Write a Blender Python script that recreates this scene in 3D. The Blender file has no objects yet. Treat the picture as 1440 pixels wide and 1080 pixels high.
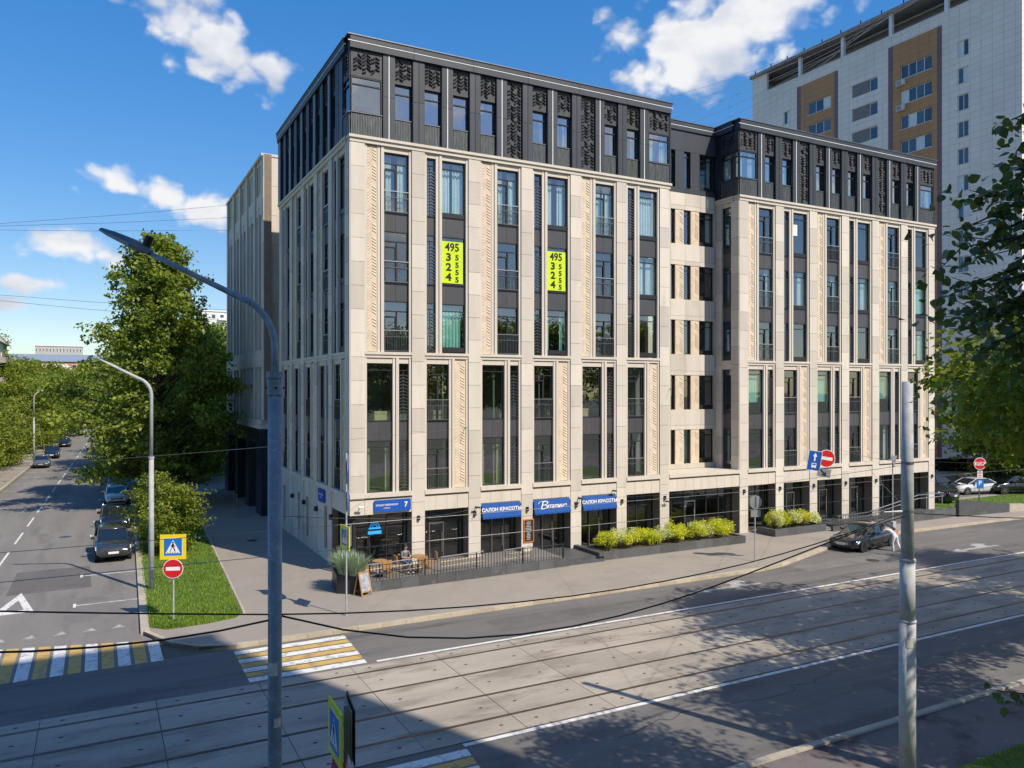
import bpy, bmesh, math, random
import numpy as np
from mathutils import Matrix, Vector, Euler
R = math.radians
scene = bpy.context.scene
col = scene.collection
random.seed(7)
# ---------------------------------------------------------------- camera
cam = bpy.data.cameras.new('camera'); camo = bpy.data.objects.new('camera', cam); col.objects.link(camo)
camo.location = (-11.13, -38.46, 9.56); camo.rotation_euler = (R(90), 0, R(-27.9))
cam.lens = 27.5; cam.sensor_width = 36; cam.shift_y = 8 / 1440; cam.clip_end = 4000; cam.clip_start = 0.2
scene.camera = camo
# ---------------------------------------------------------------- light
SUN_EL, SUN_AZ = 45.5, 23.0            # azimuth: degrees from -Y towards +X
to_sun = Vector((math.sin(R(SUN_AZ)) * math.cos(R(SUN_EL)), -math.cos(R(SUN_AZ)) * math.cos(R(SUN_EL)), math.sin(R(SUN_EL))))
sun = bpy.data.lights.new('sun', 'SUN'); suno = bpy.data.objects.new('sun', sun); col.objects.link(suno)
sun.energy = 3.6; sun.angle = R(0.53); sun.color = (1.0, 0.895, 0.745)
suno.rotation_euler = to_sun.to_track_quat('Z', 'Y').to_euler(); suno.location = (0, 0, 80)
world = bpy.data.worlds.new('World'); scene.world = world; world.use_nodes = True
scene.view_settings.view_transform = 'Standard'; scene.view_settings.look = 'None'
scene.view_settings.exposure = 0.60; scene.view_settings.gamma = 1.0
cy = scene.cycles; cy.max_bounces = 6; cy.diffuse_bounces = 3; cy.glossy_bounces = 3; cy.transmission_bounces = 4; cy.transparent_max_bounces = 12


def build_world():
    nt = world.node_tree; N = nt.nodes; L = nt.links; N.clear()
    out = N.new('ShaderNodeOutputWorld'); bg = N.new('ShaderNodeBackground'); bg.inputs['Strength'].default_value = 0.150
    sky = N.new('ShaderNodeTexSky'); sky.sky_type = 'NISHITA'; sky.sun_disc = False
    sky.sun_elevation = R(SUN_EL); sky.sun_rotation = R(180 - SUN_AZ)
    sky.altitude = 200; sky.air_density = 1.0; sky.dust_density = 0.5; sky.ozone_density = 2.5
    hs = N.new('ShaderNodeHueSaturation'); hs.inputs['Saturation'].default_value = 2.0; hs.inputs['Hue'].default_value = .512; hs.inputs['Value'].default_value = 1.42
    gm = N.new('ShaderNodeGamma'); gm.inputs['Gamma'].default_value = .55; L.new(sky.outputs['Color'], gm.inputs['Color']); L.new(gm.outputs[0], hs.inputs['Color'])
    tc = N.new('ShaderNodeTexCoord')
    rnd = random.Random(3)
    # clouds: azimuth from +Y towards +X, elevation, half width, half height (radians), roll
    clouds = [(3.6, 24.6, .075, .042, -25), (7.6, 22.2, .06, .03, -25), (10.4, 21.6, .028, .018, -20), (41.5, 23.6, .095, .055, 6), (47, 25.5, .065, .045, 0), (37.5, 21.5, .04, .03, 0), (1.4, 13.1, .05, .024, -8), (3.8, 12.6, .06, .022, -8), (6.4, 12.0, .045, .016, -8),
              (-1.2, 9.0, .05, .020, 0), (.6, 8.7, .03, .014, 0), (-3.7, 6.6, .04, .012, 0), (-5.5, 5.2, .05, .010, 0), (163, 21, .11, .06, 5), (172, 16, .10, .04, 0), (143, 18, .12, .05, -5), (127, 14, .10, .04, 0), (155, 30, .10, .05, 0), (31, 20.5, .03, .008, 20)]  # large southern clouds, out of view, are added so upper windows reflect white
    for k in range(13):
        clouds.append((75 + k * 21 + rnd.uniform(-5, 5), rnd.uniform(9, 42), rnd.uniform(.08, .17), rnd.uniform(.02, .055), rnd.uniform(-20, 20)))
    last = None
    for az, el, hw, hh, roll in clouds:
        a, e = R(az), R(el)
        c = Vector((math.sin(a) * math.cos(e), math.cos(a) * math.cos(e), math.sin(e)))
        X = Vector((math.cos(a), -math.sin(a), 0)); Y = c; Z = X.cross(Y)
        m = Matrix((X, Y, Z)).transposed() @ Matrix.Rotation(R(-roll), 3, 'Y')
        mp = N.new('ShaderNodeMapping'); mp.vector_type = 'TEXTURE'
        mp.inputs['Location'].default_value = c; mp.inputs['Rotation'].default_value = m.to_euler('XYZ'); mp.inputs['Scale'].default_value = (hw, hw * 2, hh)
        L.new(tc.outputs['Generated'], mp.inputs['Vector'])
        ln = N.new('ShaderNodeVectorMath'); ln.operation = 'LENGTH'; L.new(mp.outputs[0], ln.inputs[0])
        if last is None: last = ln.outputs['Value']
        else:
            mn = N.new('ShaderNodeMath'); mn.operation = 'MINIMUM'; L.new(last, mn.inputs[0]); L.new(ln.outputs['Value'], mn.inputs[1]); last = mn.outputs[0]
    mp2 = N.new('ShaderNodeMapping'); mp2.inputs['Scale'].default_value = (1, 1, 1.25); L.new(tc.outputs['Generated'], mp2.inputs['Vector'])
    no = N.new('ShaderNodeTexNoise'); no.inputs['Scale'].default_value = 12; no.inputs['Detail'].default_value = 7; no.inputs['Roughness'].default_value = .52
    no.inputs['Distortion'].default_value = .05; L.new(mp2.outputs[0], no.inputs['Vector'])
    ma = N.new('ShaderNodeMath'); ma.operation = 'MULTIPLY_ADD'; ma.inputs[1].default_value = 2.6; ma.inputs[2].default_value = .56
    vo = N.new('ShaderNodeTexVoronoi'); vo.feature = 'SMOOTH_F1'; vo.inputs['Scale'].default_value = 26; vo.inputs['Smoothness'].default_value = .6; vo.inputs['Detail'].default_value = 2
    wv = N.new('ShaderNodeVectorMath'); wv.operation = 'MULTIPLY_ADD'; L.new(no.outputs['Color'], wv.inputs[0]); wv.inputs[1].default_value = (.05, .05, .05); L.new(mp2.outputs[0], wv.inputs[2]); L.new(wv.outputs[0], vo.inputs['Vector'])
    vm = N.new('ShaderNodeMath'); vm.operation = 'MULTIPLY_ADD'; vm.inputs[1].default_value = -.42; L.new(vo.outputs['Distance'], vm.inputs[0]); L.new(no.outputs['Fac'], vm.inputs[2])
    L.new(vm.outputs[0], ma.inputs[0])
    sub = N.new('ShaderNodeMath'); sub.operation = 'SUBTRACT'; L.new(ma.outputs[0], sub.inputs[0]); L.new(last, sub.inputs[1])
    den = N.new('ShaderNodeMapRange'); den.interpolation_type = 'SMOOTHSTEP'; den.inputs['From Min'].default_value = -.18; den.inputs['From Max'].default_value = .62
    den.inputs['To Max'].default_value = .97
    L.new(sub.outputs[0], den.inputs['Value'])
    no2 = N.new('ShaderNodeTexNoise'); no2.inputs['Scale'].default_value = 9; no2.inputs['Detail'].default_value = 5
    mp3 = N.new('ShaderNodeMapping'); mp3.inputs['Location'].default_value = (.3, .1, .6); mp3.inputs['Scale'].default_value = (1, 1, 2); L.new(tc.outputs['Generated'], mp3.inputs['Vector'])
    L.new(mp3.outputs[0], no2.inputs['Vector'])
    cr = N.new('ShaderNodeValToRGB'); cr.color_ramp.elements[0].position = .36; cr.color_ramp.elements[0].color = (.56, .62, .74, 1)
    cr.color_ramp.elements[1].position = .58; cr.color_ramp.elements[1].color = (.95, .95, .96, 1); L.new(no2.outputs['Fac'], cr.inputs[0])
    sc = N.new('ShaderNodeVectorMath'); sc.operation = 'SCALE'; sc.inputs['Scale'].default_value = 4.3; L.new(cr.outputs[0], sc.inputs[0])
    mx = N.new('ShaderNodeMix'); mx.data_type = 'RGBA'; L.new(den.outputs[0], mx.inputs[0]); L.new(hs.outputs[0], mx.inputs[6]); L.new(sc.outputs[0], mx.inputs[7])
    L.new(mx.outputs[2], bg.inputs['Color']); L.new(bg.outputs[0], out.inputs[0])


build_world()

# ---------------------------------------------------------------- helpers
W = {}
KIDS = {}


def put(o, parent=None, M=None, kind=None):
    M = M or Matrix.Identity(4)
    col.objects.link(o)
    if parent is not None:
        o.parent = parent; o.matrix_parent_inverse = W[parent.name].inverted(); KIDS.setdefault(parent.name, []).append(o)
    o.matrix_basis = M; W[o.name] = M.copy()
    if kind: o['kind'] = kind
    return o


def T(x=0, y=0, z=0, rz=0): return Matrix.Translation((x, y, z)) @ Matrix.Rotation(rz, 4, 'Z')


def thing(name, label, cat, M=None, group=None):
    o = bpy.data.objects.new(name, None); o.empty_display_size = .2; put(o, None, M)
    o['label'] = label; o['category'] = cat
    if group: o['group'] = group
    return o


def tag(o, label, cat, group=None):
    o['label'] = label; o['category'] = cat
    if group: o['group'] = group
    return o


class MB:
    def __init__(s): s.v = []; s.f = []; s.mi = []; s.cur = 0

    def add(s, vs, fs):
        b = len(s.v); s.v += [tuple(p) for p in vs]; s.f += [tuple(i + b for i in f) for f in fs]; s.mi += [s.cur] * len(fs); return s

    def box(s, x0, x1, y0, y1, z0, z1, M=None):
        vs = [(x, y, z) for z in (z0, z1) for x, y in ((x0, y0), (x1, y0), (x1, y1), (x0, y1))]
        if M is not None: vs = [M @ Vector(p) for p in vs]
        return s.add(vs, [(3, 2, 1, 0), (4, 5, 6, 7), (0, 1, 5, 4), (1, 2, 6, 5), (2, 3, 7, 6), (3, 0, 4, 7)])

    def prism(s, pts, z0, z1, M=None):      # ccw polygon in xy
        n = len(pts); vs = [(p[0], p[1], z0) for p in pts] + [(p[0], p[1], z1) for p in pts]
        if M is not None: vs = [M @ Vector(p) for p in vs]
        return s.add(vs, [tuple(range(n - 1, -1, -1)), tuple(range(n, 2 * n))] + [(i, (i + 1) % n, n + (i + 1) % n, n + i) for i in range(n)])

    def tube(s, pts, r, n=8, caps=True, M=None):
        pts = [Vector(p) for p in pts]; k = len(pts); rr = r if isinstance(r, (list, tuple)) else [r] * k
        vs = []; prev = None
        for i, p in enumerate(pts):
            d = (pts[min(i + 1, k - 1)] - pts[max(i - 1, 0)]).normalized()
            if prev is None: a = d.orthogonal().normalized()
            else: a = (prev - d * prev.dot(d)).normalized()
            prev = a; b = d.cross(a)
            vs += [p + (a * math.cos(2 * math.pi * j / n) + b * math.sin(2 * math.pi * j / n)) * rr[i] for j in range(n)]
        fs = [(i * n + j, i * n + (j + 1) % n, (i + 1) * n + (j + 1) % n, (i + 1) * n + j) for i in range(k - 1) for j in range(n)]
        if caps: fs += [tuple(range(n - 1, -1, -1)), tuple(range((k - 1) * n, k * n))]
        if M is not None: vs = [M @ p for p in vs]
        return s.add(vs, fs)

    def lathe(s, prof, n=16, M=None):       # (r, z) about z
        vs = [(r * math.cos(2 * math.pi * j / n), r * math.sin(2 * math.pi * j / n), z) for r, z in prof for j in range(n)]
        k = len(prof)
        fs = [(i * n + j, i * n + (j + 1) % n, (i + 1) * n + (j + 1) % n, (i + 1) * n + j) for i in range(k - 1) for j in range(n)]
        fs += [tuple(range(n - 1, -1, -1)), tuple(range((k - 1) * n, k * n))]
        if M is not None: vs = [M @ Vector(p) for p in vs]
        return s.add(vs, fs)

    def mesh(s, name, smooth=False):
        me = bpy.data.meshes.new(name); me.from_pydata(s.v, [], s.f)
        if any(s.mi): me.polygons.foreach_set('material_index', s.mi)
        if smooth: me.polygons.foreach_set('use_smooth', [True] * len(me.polygons))
        me.update(); return me

    def build(s, name, mat, parent=None, M=None, smooth=False, kind=None):
        me = s.mesh(name, smooth)
        for m in (mat if isinstance(mat, (list, tuple)) else [mat]): me.materials.append(m)
        return put(bpy.data.objects.new(name, me), parent, M, kind)


BOXC = {}


def pbox(name, mat, x0, x1, y0, y1, z0, z1, parent=None, F=None, kind=None):
    """axis aligned box in the frame F, its mesh shared between equal sizes"""
    d = (round(x1 - x0, 3), round(y1 - y0, 3), round(z1 - z0, 3)); key = d + (mat.name,)
    if key not in BOXC:
        me = MB().box(-d[0] / 2, d[0] / 2, -d[1] / 2, d[1] / 2, -d[2] / 2, d[2] / 2).mesh(name); me.materials.append(mat); BOXC[key] = me
    M = Matrix.Translation(((x0 + x1) / 2, (y0 + y1) / 2, (z0 + z1) / 2))
    return put(bpy.data.objects.new(name, BOXC[key]), parent, F @ M if F is not None else M, kind)


def inst(name, me, parent=None, M=None): return put(bpy.data.objects.new(name, me), parent, M)


def copy_tree(root, M, label=None, swap=None):
    def cp(o, par):
        c = o.copy(); col.objects.link(c); W[c.name] = W[o.name]
        if par is not None: c.parent = par; c.matrix_parent_inverse = o.matrix_parent_inverse.copy()
        if swap and o.type == 'MESH' and o.data.materials and o.data.materials[0] and o.data.materials[0].name in swap:
            c.data = o.data.copy(); c.data.materials[0] = swap[o.data.materials[0].name]
        for ch in KIDS.get(o.name, []): cp(ch, c)
        return c
    r = cp(root, None); r.matrix_basis = M
    if label: r['label'] = label
    return r


def text(name, body, mat, size, M, parent=None, align='CENTER', extrude=.004, sx=1.0, shear=0, bold=0):
    cu = bpy.data.curves.new(name, 'FONT'); cu.body = body; cu.size = size; cu.align_x = align; cu.align_y = 'CENTER'; cu.extrude = extrude; cu.shear = shear; cu.offset = bold
    cu.resolution_u = 3
    cu.materials.append(mat)
    tmp = bpy.data.objects.new(name, cu); me = bpy.data.meshes.new_from_object(tmp); me.name = name; bpy.data.objects.remove(tmp); me.materials.clear(); me.materials.append(mat)
    return put(bpy.data.objects.new(name, me), parent, M @ Matrix.Diagonal((sx, 1, 1, 1)))


# ---------------------------------------------------------------- materials
def nd(nt, t, **k):
    n = nt.nodes.new(t)
    for a, b in k.items(): setattr(n, a, b)
    return n


def mat(name, c, rough=.7, metal=0, var=.15, nscale=2.0, bump=0, bscale=30, spec=.4, objrand=0, stain=None, emit=0, coat=0, stretch=None, fine=0, island=0):
    m = bpy.data.materials.new(name); m.use_nodes = True; nt = m.node_tree; L = nt.links
    p = nt.nodes['Principled BSDF']; p.inputs['Roughness'].default_value = rough; p.inputs['Metallic'].default_value = metal
    p.inputs['Specular IOR Level'].default_value = spec; p.inputs['Coat Weight'].default_value = coat; p.inputs['Coat Roughness'].default_value = .04
    geo = nd(nt, 'ShaderNodeNewGeometry'); vec = geo.outputs['Position']
    if stretch:
        mp = nd(nt, 'ShaderNodeMapping'); mp.inputs['Scale'].default_value = stretch; L.new(vec, mp.inputs['Vector']); vec = mp.outputs[0]
    no = nd(nt, 'ShaderNodeTexNoise'); no.inputs['Scale'].default_value = nscale; no.inputs['Detail'].default_value = 7; no.inputs['Roughness'].default_value = .62
    L.new(vec, no.inputs['Vector'])
    mr = nd(nt, 'ShaderNodeMapRange'); mr.inputs['From Min'].default_value = .25; mr.inputs['From Max'].default_value = .75
    mr.inputs['To Min'].default_value = 1 - var; mr.inputs['To Max'].default_value = 1 + var; L.new(no.outputs['Fac'], mr.inputs['Value'])
    val = mr.outputs[0]

    def mul(a, b):
        q = nd(nt, 'ShaderNodeMath', operation='MULTIPLY'); L.new(a, q.inputs[0]); L.new(b, q.inputs[1]); return q.outputs[0]

    def rng(src, lo, hi, a=0., b=1.):
        q = nd(nt, 'ShaderNodeMapRange'); q.inputs['From Min'].default_value = a; q.inputs['From Max'].default_value = b
        q.inputs['To Min'].default_value = lo; q.inputs['To Max'].default_value = hi; L.new(src, q.inputs['Value']); return q.outputs[0]
    if objrand:
        oi = nd(nt, 'ShaderNodeObjectInfo'); val = mul(val, rng(oi.outputs['Random'], 1 - objrand, 1 + objrand))
    if island: val = mul(val, rng(geo.outputs['Random Per Island'], 1 - island, 1 + island))
    if fine:
        n3 = nd(nt, 'ShaderNodeTexNoise'); n3.inputs['Scale'].default_value = 55; n3.inputs['Detail'].default_value = 3; L.new(geo.outputs['Position'], n3.inputs['Vector'])
        val = mul(val, rng(n3.outputs['Fac'], 1 - fine, 1 + fine, .3, .7))
    sc = nd(nt, 'ShaderNodeVectorMath', operation='SCALE'); sc.inputs[0].default_value = c[:3]; L.new(val, sc.inputs['Scale'])
    cout = sc.outputs[0]
    if stain:      # (colour, scale, threshold, amount)
        n2 = nd(nt, 'ShaderNodeTexNoise'); n2.inputs['Scale'].default_value = stain[1]; n2.inputs['Detail'].default_value = 9; n2.inputs['Roughness'].default_value = .66
        L.new(vec, n2.inputs['Vector'])
        mx = nd(nt, 'ShaderNodeMix', data_type='RGBA'); L.new(rng(n2.outputs['Fac'], 0, stain[3], stain[2], stain[2] + .12), mx.inputs[0])
        L.new(cout, mx.inputs[6]); mx.inputs[7].default_value = tuple(stain[0]) + (1,); cout = mx.outputs[2]
    L.new(cout, p.inputs['Base Color'])
    if bump:
        nb = nd(nt, 'ShaderNodeTexNoise'); nb.inputs['Scale'].default_value = bscale; nb.inputs['Detail'].default_value = 4; L.new(geo.outputs['Position'], nb.inputs['Vector'])
        bp = nd(nt, 'ShaderNodeBump'); bp.inputs['Strength'].default_value = bump; bp.inputs['Distance'].default_value = .02; L.new(nb.outputs['Fac'], bp.inputs['Height']); L.new(bp.outputs[0], p.inputs['Normal'])
    if emit: p.inputs['Emission Color'].default_value = tuple(c[:3]) + (1,); p.inputs['Emission Strength'].default_value = emit
    return m


def glass_mat(name, tint, ior=2.2, rough=.0, wob=.02):
    m = bpy.data.materials.new(name); m.use_nodes = True; nt = m.node_tree; nt.nodes.clear(); L = nt.links
    out = nd(nt, 'ShaderNodeOutputMaterial'); tr = nd(nt, 'ShaderNodeBsdfTransparent'); tr.inputs[0].default_value = tuple(tint) + (1,)
    gl = nd(nt, 'ShaderNodeBsdfGlossy'); gl.inputs['Roughness'].default_value = rough; gl.inputs['Color'].default_value = (.92, .96, 1, 1)
    fr = nd(nt, 'ShaderNodeFresnel'); fr.inputs['IOR'].default_value = ior
    geo = nd(nt, 'ShaderNodeNewGeometry'); no = nd(nt, 'ShaderNodeTexNoise'); no.inputs['Scale'].default_value = .8; no.inputs['Detail'].default_value = 1; L.new(geo.outputs['Position'], no.inputs['Vector'])
    bp = nd(nt, 'ShaderNodeBump'); bp.inputs['Strength'].default_value = .35; bp.inputs['Distance'].default_value = wob; L.new(no.outputs['Fac'], bp.inputs['Height']); L.new(bp.outputs[0], gl.inputs['Normal'])
    mx = nd(nt, 'ShaderNodeMixShader'); bf = nd(nt, 'ShaderNodeMath', operation='SUBTRACT'); bf.inputs[0].default_value = 1.0; L.new(geo.outputs['Backfacing'], bf.inputs[1]); fm = nd(nt, 'ShaderNodeMath', operation='MULTIPLY'); L.new(fr.outputs[0], fm.inputs[0]); L.new(bf.outputs[0], fm.inputs[1])
    L.new(fm.outputs[0], mx.inputs[0]); L.new(tr.outputs[0], mx.inputs[1]); L.new(gl.outputs[0], mx.inputs[2]); L.new(mx.outputs[0], out.inputs[0])
    return m


def leaf_mat(name, c, c2, trans=.35, rough=.45):
    m = bpy.data.materials.new(name); m.use_nodes = True; nt = m.node_tree; L = nt.links
    p = nt.nodes['Principled BSDF']; p.inputs['Roughness'].default_value = rough; p.inputs['Specular IOR Level'].default_value = .35
    geo = nd(nt, 'ShaderNodeNewGeometry'); mx = nd(nt, 'ShaderNodeMix', data_type='RGBA'); mx.inputs[6].default_value = tuple(c) + (1,); mx.inputs[7].default_value = tuple(c2) + (1,)
    no = nd(nt, 'ShaderNodeTexNoise'); no.inputs['Scale'].default_value = .55; no.inputs['Detail'].default_value = 3; L.new(geo.outputs['Position'], no.inputs['Vector'])
    ad = nd(nt, 'ShaderNodeMath', operation='MULTIPLY_ADD'); L.new(geo.outputs['Random Per Island'], ad.inputs[0]); ad.inputs[1].default_value = .75; 
    mm = nd(nt, 'ShaderNodeMapRange'); mm.inputs['From Min'].default_value = .3; mm.inputs['From Max'].default_value = .7; mm.inputs['To Min'].default_value = -.2; mm.inputs['To Max'].default_value = .45
    L.new(no.outputs['Fac'], mm.inputs['Value']); L.new(mm.outputs[0], ad.inputs[2]); ad.use_clamp = True
    L.new(ad.outputs[0], mx.inputs[0]); L.new(mx.outputs[2], p.inputs['Base Color'])
    tr = nd(nt, 'ShaderNodeBsdfTranslucent'); br = nd(nt, 'ShaderNodeVectorMath', operation='MULTIPLY'); br.inputs[1].default_value = (1.25, 1.3, .5); L.new(mx.outputs[2], br.inputs[0]); L.new(br.outputs[0], tr.inputs[0])
    ms = nd(nt, 'ShaderNodeMixShader'); ms.inputs[0].default_value = trans; L.new(p.outputs[0], ms.inputs[1]); L.new(tr.outputs[0], ms.inputs[2])
    L.new(ms.outputs[0], nt.nodes['Material Output'].inputs[0])
    return m


STONE = mat('limestone', (.580, .532, .466), .75, var=.10, nscale=.9, bump=.15, bscale=25, objrand=.13, fine=.05, stain=((.44, .37, .29), 1.1, .56, .5), stretch=(1, 1, .22))
STONE2 = mat('limestone_plain', (.588, .536, .466), .75, var=.08, nscale=.9, bump=.12, bscale=25, fine=.05, stain=((.45, .38, .30), 1.1, .57, .5), stretch=(1, 1, .3))
RELIEF = mat('carved_limestone', (.62, .52, .40), .8, var=.15, nscale=3, bump=.3, bscale=12)
JOINT = mat('stone_joint', (.22, .18, .14), .9)
DARKM = mat('anthracite_metal', (.034, .041, .054), .42, .35, var=.12, nscale=1.2, objrand=.1)
DARKP = mat('anthracite_panel', (.046, .053, .066), .5, .2, var=.12, nscale=1.0, objrand=.12)
DARKR = mat('dark_carved_panel', (.055, .057, .063), .55, .2, var=.3, nscale=4)
SPAN = mat('spandrel_panel', (.075, .075, .083), .4, .1, var=.08, objrand=.08)
FRAME = mat('window_frame', (.030, .031, .034), .4, .2)
PATINA = mat('patinated_slats', (.085, .095, .10), .5, .3, var=.5, nscale=3, stretch=(6, 6, .6), stain=((.17, .22, .22), 2.0, .56, .6))
WHITEM = mat('white_metal', (.78, .78, .78), .4)
RAILM = mat('railing_steel', (.18, .19, .20), .35, .7)
STEEL = mat('stainless_steel', (.55, .54, .52), .3, .9)
INTER = mat('interior_wall', (.17, .16, .145), .9, var=.3, nscale=.5)
INTERC = mat('interior_ceiling', (.16, .16, .155), .9)
GLASS = glass_mat('window_glass', (.85, .92, .92), 2.8)
GLASSR = glass_mat('reflective_attic_glass', (.82, .90, .92), 4.6)
GLASSD = glass_mat('shopfront_glass', (.70, .74, .74), 1.75)
CURT = mat('pale_curtain', (.68, .74, .72), .9, var=.1, nscale=2)
CURTG = mat('green_blind', (.40, .66, .58), .85, var=.06)
CURTY = mat('olive_curtain', (.40, .38, .22), .9)
ASPH = mat('asphalt_road', (.155, .146, .138), .8, var=.22, nscale=.5, bump=.35, bscale=90, fine=.2, stain=((.092, .088, .087), .75, .50, .75), stretch=(.16, 1, 1))
ASPH2 = mat('asphalt_street', (.205, .192, .178), .85, var=.2, nscale=.5, bump=.35, bscale=90, fine=.18, stain=((.13, .123, .117), .6, .52, .7), stretch=(1, .16, 1))
PAVE = mat('pavement_asphalt', (.30, .268, .232), .85, var=.10, nscale=.35, bump=.3, bscale=100, fine=.10, stain=((.20, .18, .16), .3, .55, .6))
REDPAVE = mat('red_pavement', (.165, .145, .14), .85, var=.15, nscale=.4, bump=.3, bscale=80, fine=.12, stain=((.07, .05, .055), .45, .50, .9))
CONC = mat('tram_slab_concrete', (.36, .318, .265), .85, var=.2, nscale=.8, bump=.35, bscale=60, objrand=.10, fine=.14, stain=((.215, .185, .15), .9, .50, .8), stretch=(.3, 1, 1))
KERB = mat('granite_kerb', (.40, .36, .29), .8, var=.15, nscale=2, bump=.2, objrand=.12, fine=.1)
KERBY = mat('sandy_kerb', (.43, .37, .27), .8, var=.2, nscale=1.4, bump=.2, objrand=.12, fine=.1)
GRAN = mat('dark_granite', (.085, .088, .092), .55, var=.2, nscale=1.5, objrand=.25, fine=.15, stain=((.20, .20, .20), 1.2, .58, .6))
RAILD = mat('tram_rail', (.15, .122, .10), .38, .75, var=.35, nscale=4)
GROOVE = mat('rail_groove', (.062, .052, .043), .9)
HOLE = mat('slab_hole', (.05, .045, .04), .9)
WPAINT = mat('white_road_paint', (.72, .71, .68), .7, var=.10, nscale=3, fine=.12, stain=((.30, .29, .27), 3.0, .50, .75))
WPAINT2 = mat('worn_white_paint', (.42, .41, .39), .75, var=.15, nscale=3, fine=.15, stain=((.22, .21, .20), 3.0, .48, .8))
YPAINT = mat('yellow_road_paint', (.58, .38, .11), .7, var=.15, nscale=3, fine=.15, stain=((.26, .20, .12), 3.0, .49, .8))
GRASSG = mat('lawn_soil', (.085, .15, .022), .95, var=.3, nscale=.8, bump=.6, bscale=40, fine=.25, stain=((.06, .10, .02), .5, .55, .6))
GROUND = mat('far_ground', (.12, .13, .09), .95, var=.3, nscale=.05)
GBLADE = leaf_mat('grass_blades', (.10, .19, .016), (.26, .36, .03), .35)
LEAF = leaf_mat('linden_leaves', (.085, .135, .024), (.34, .41, .07), .42)
LEAF2 = leaf_mat('street_tree_leaves', (.09, .14, .018), (.32, .36, .05), .4)
LEAFD = leaf_mat('near_tree_leaves', (.06, .095, .04), (.17, .21, .06), .35, .3)
LEAFY = leaf_mat('golden_shrub_leaves', (.40, .46, .02), (.74, .72, .06), .3)
LEAFV = leaf_mat('variegated_shrub_leaves', (.42, .48, .16), (.80, .80, .50), .3)
LEAFB = leaf_mat('blue_grass_leaves', (.22, .31, .23), (.45, .53, .40), .3)
BARK = mat('bark', (.075, .058, .042), .95, var=.3, nscale=6, bump=.6, bscale=20)
POLE = mat('galvanised_pole', (.40, .415, .44), .75, .08, var=.25, nscale=2.5, fine=.15, stain=((.22, .22, .22), 4, .58, .6))
POLEB = mat('painted_blue_grey_pole', (.22, .28, .34), .55, .1, var=.28, nscale=3, fine=.15, stain=((.36, .41, .45), 6, .54, .8))
BLACK = mat('black_plastic', (.015, .015, .017), .5)
CABLE = mat('black_cable', (.012, .012, .013), .6)
WIRE = mat('contact_wire', (.30, .30, .30), .4, .8)
SIGNB = mat('sign_blue', (.010, .085, .42), .4, var=.05)
SIGNB2 = mat('sign_light_blue', (.015, .17, .60), .4, var=.05)
SIGNW = mat('sign_white', (.80, .80, .80), .4, var=.04)
SIGNR = mat('sign_red', (.62, .015, .018), .4, var=.05)
SIGNY = mat('sign_yellow_green', (.72, .70, .01), .4, var=.05)
SIGNYW = mat('sign_yellow', (.82, .62, .01), .4, var=.05)
SIGNK = mat('sign_black', (.012, .012, .012), .5)
SIGNG = mat('sign_grey_back', (.30, .31, .33), .5, .5)
POSTER = mat('lime_poster', (.56, .74, .005), .5, var=.04)
AWN = mat('blue_awning_fabric', (.008, .075, .32), .75, var=.12, nscale=5, bump=.2, bscale=15)
NEON = mat('blue_neon', (.03, .30, .70), .4, emit=.35)
WOOD = mat('warm_wood', (.38, .20, .075), .6, var=.25, nscale=5, stretch=(1, 1, .2))
ORANGE = mat('orange_frame', (.50, .14, .02), .6)
BOARD = mat('chalk_board', (.02, .022, .028), .7, var=.3, nscale=20)
TEXTPALE = mat('chalk_writing', (.5, .5, .5), .8)
# ================================================================ ground, roads, markings
def sheet(name, pts, z, m, kind='structure', parent=None, thick=None):
    mb = MB()
    if thick: mb.prism(pts, z - thick, z)
    else: mb.add([(p[0], p[1], z) for p in pts], [tuple(range(len(pts)))])
    return mb.build(name, m, parent, None, False, kind if parent is None else None)


sheet('ground', [(-1600, -900), (2200, -900), (2200, 2400), (-1600, 2400)], -.06, GROUND)
road = sheet('road', [(-150, -23.75), (160, -23.75), (160, -5.2), (60, -5.2), (32, -4.6), (28, -5.75), (21.5, -7.95), (20, -8.2), (-150, -8.2)], 0, ASPH)
sheet('street', [(-20.6, -8.2), (-9.0, -8.2), (-9.3, -5.5), (-9.65, -4.7), (-9.5 + .028 * 50, 50), (-9.5 + .028 * 400, 400), (-20.8 + .03 * 400, 400)], .001, ASPH2)
kx = lambda y: -9.5 + .028 * y
pave = sheet('pavement', [(-9.55, -4.75), (-9.2, -5.6), (-8.7, -6.7), (-7.9, -7.6), (-6.6, -8.1), (-5, -8.2), (20, -8.2), (21.5, -7.95), (28, -5.75), (32, -4.6), (60, -5.2), (160, -5.2),
                            (160, 60), (kx(60) + .05, 60)], .10, PAVE, thick=.3)
LAWN = [(-9.3, -4.25), (-8.7, -4.85), (-7.2, -4.75), (-6.1, -4.45), (-5.75, -3.9), (-5.2, 9.7), (-4.05, 36), (-3.6, 48), (-8.0, 48), (-9.05, 7.8)]
sheet('lawn', LAWN, .135, GRASSG, thick=.1)
LAWN2 = [(47.3, -1.3), (52, -1.9), (90, -3.0), (90, 2.2), (62, 3.0), (48, 2.6)]
sheet('lawn', LAWN2, .135, GRASSG, thick=.1)
sheet('lawn', [(kx(60) + 1.4, 52), (kx(200) + 2, 200), (30, 200), (30, 52), (-1, 52)], .135, GRASSG, thick=.1)
LAWN3 = [(2, -42), (2, -27.2), (5.5, -26.4), (90, -26.3), (90, -42)]
sheet('pavement', [(-150, -60), (160, -60), (160, -23.9), (-150, -23.9)], .08, REDPAVE, thick=.3)
sheet('lawn', LAWN3, .13, GRASSG, thick=.1)
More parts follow.
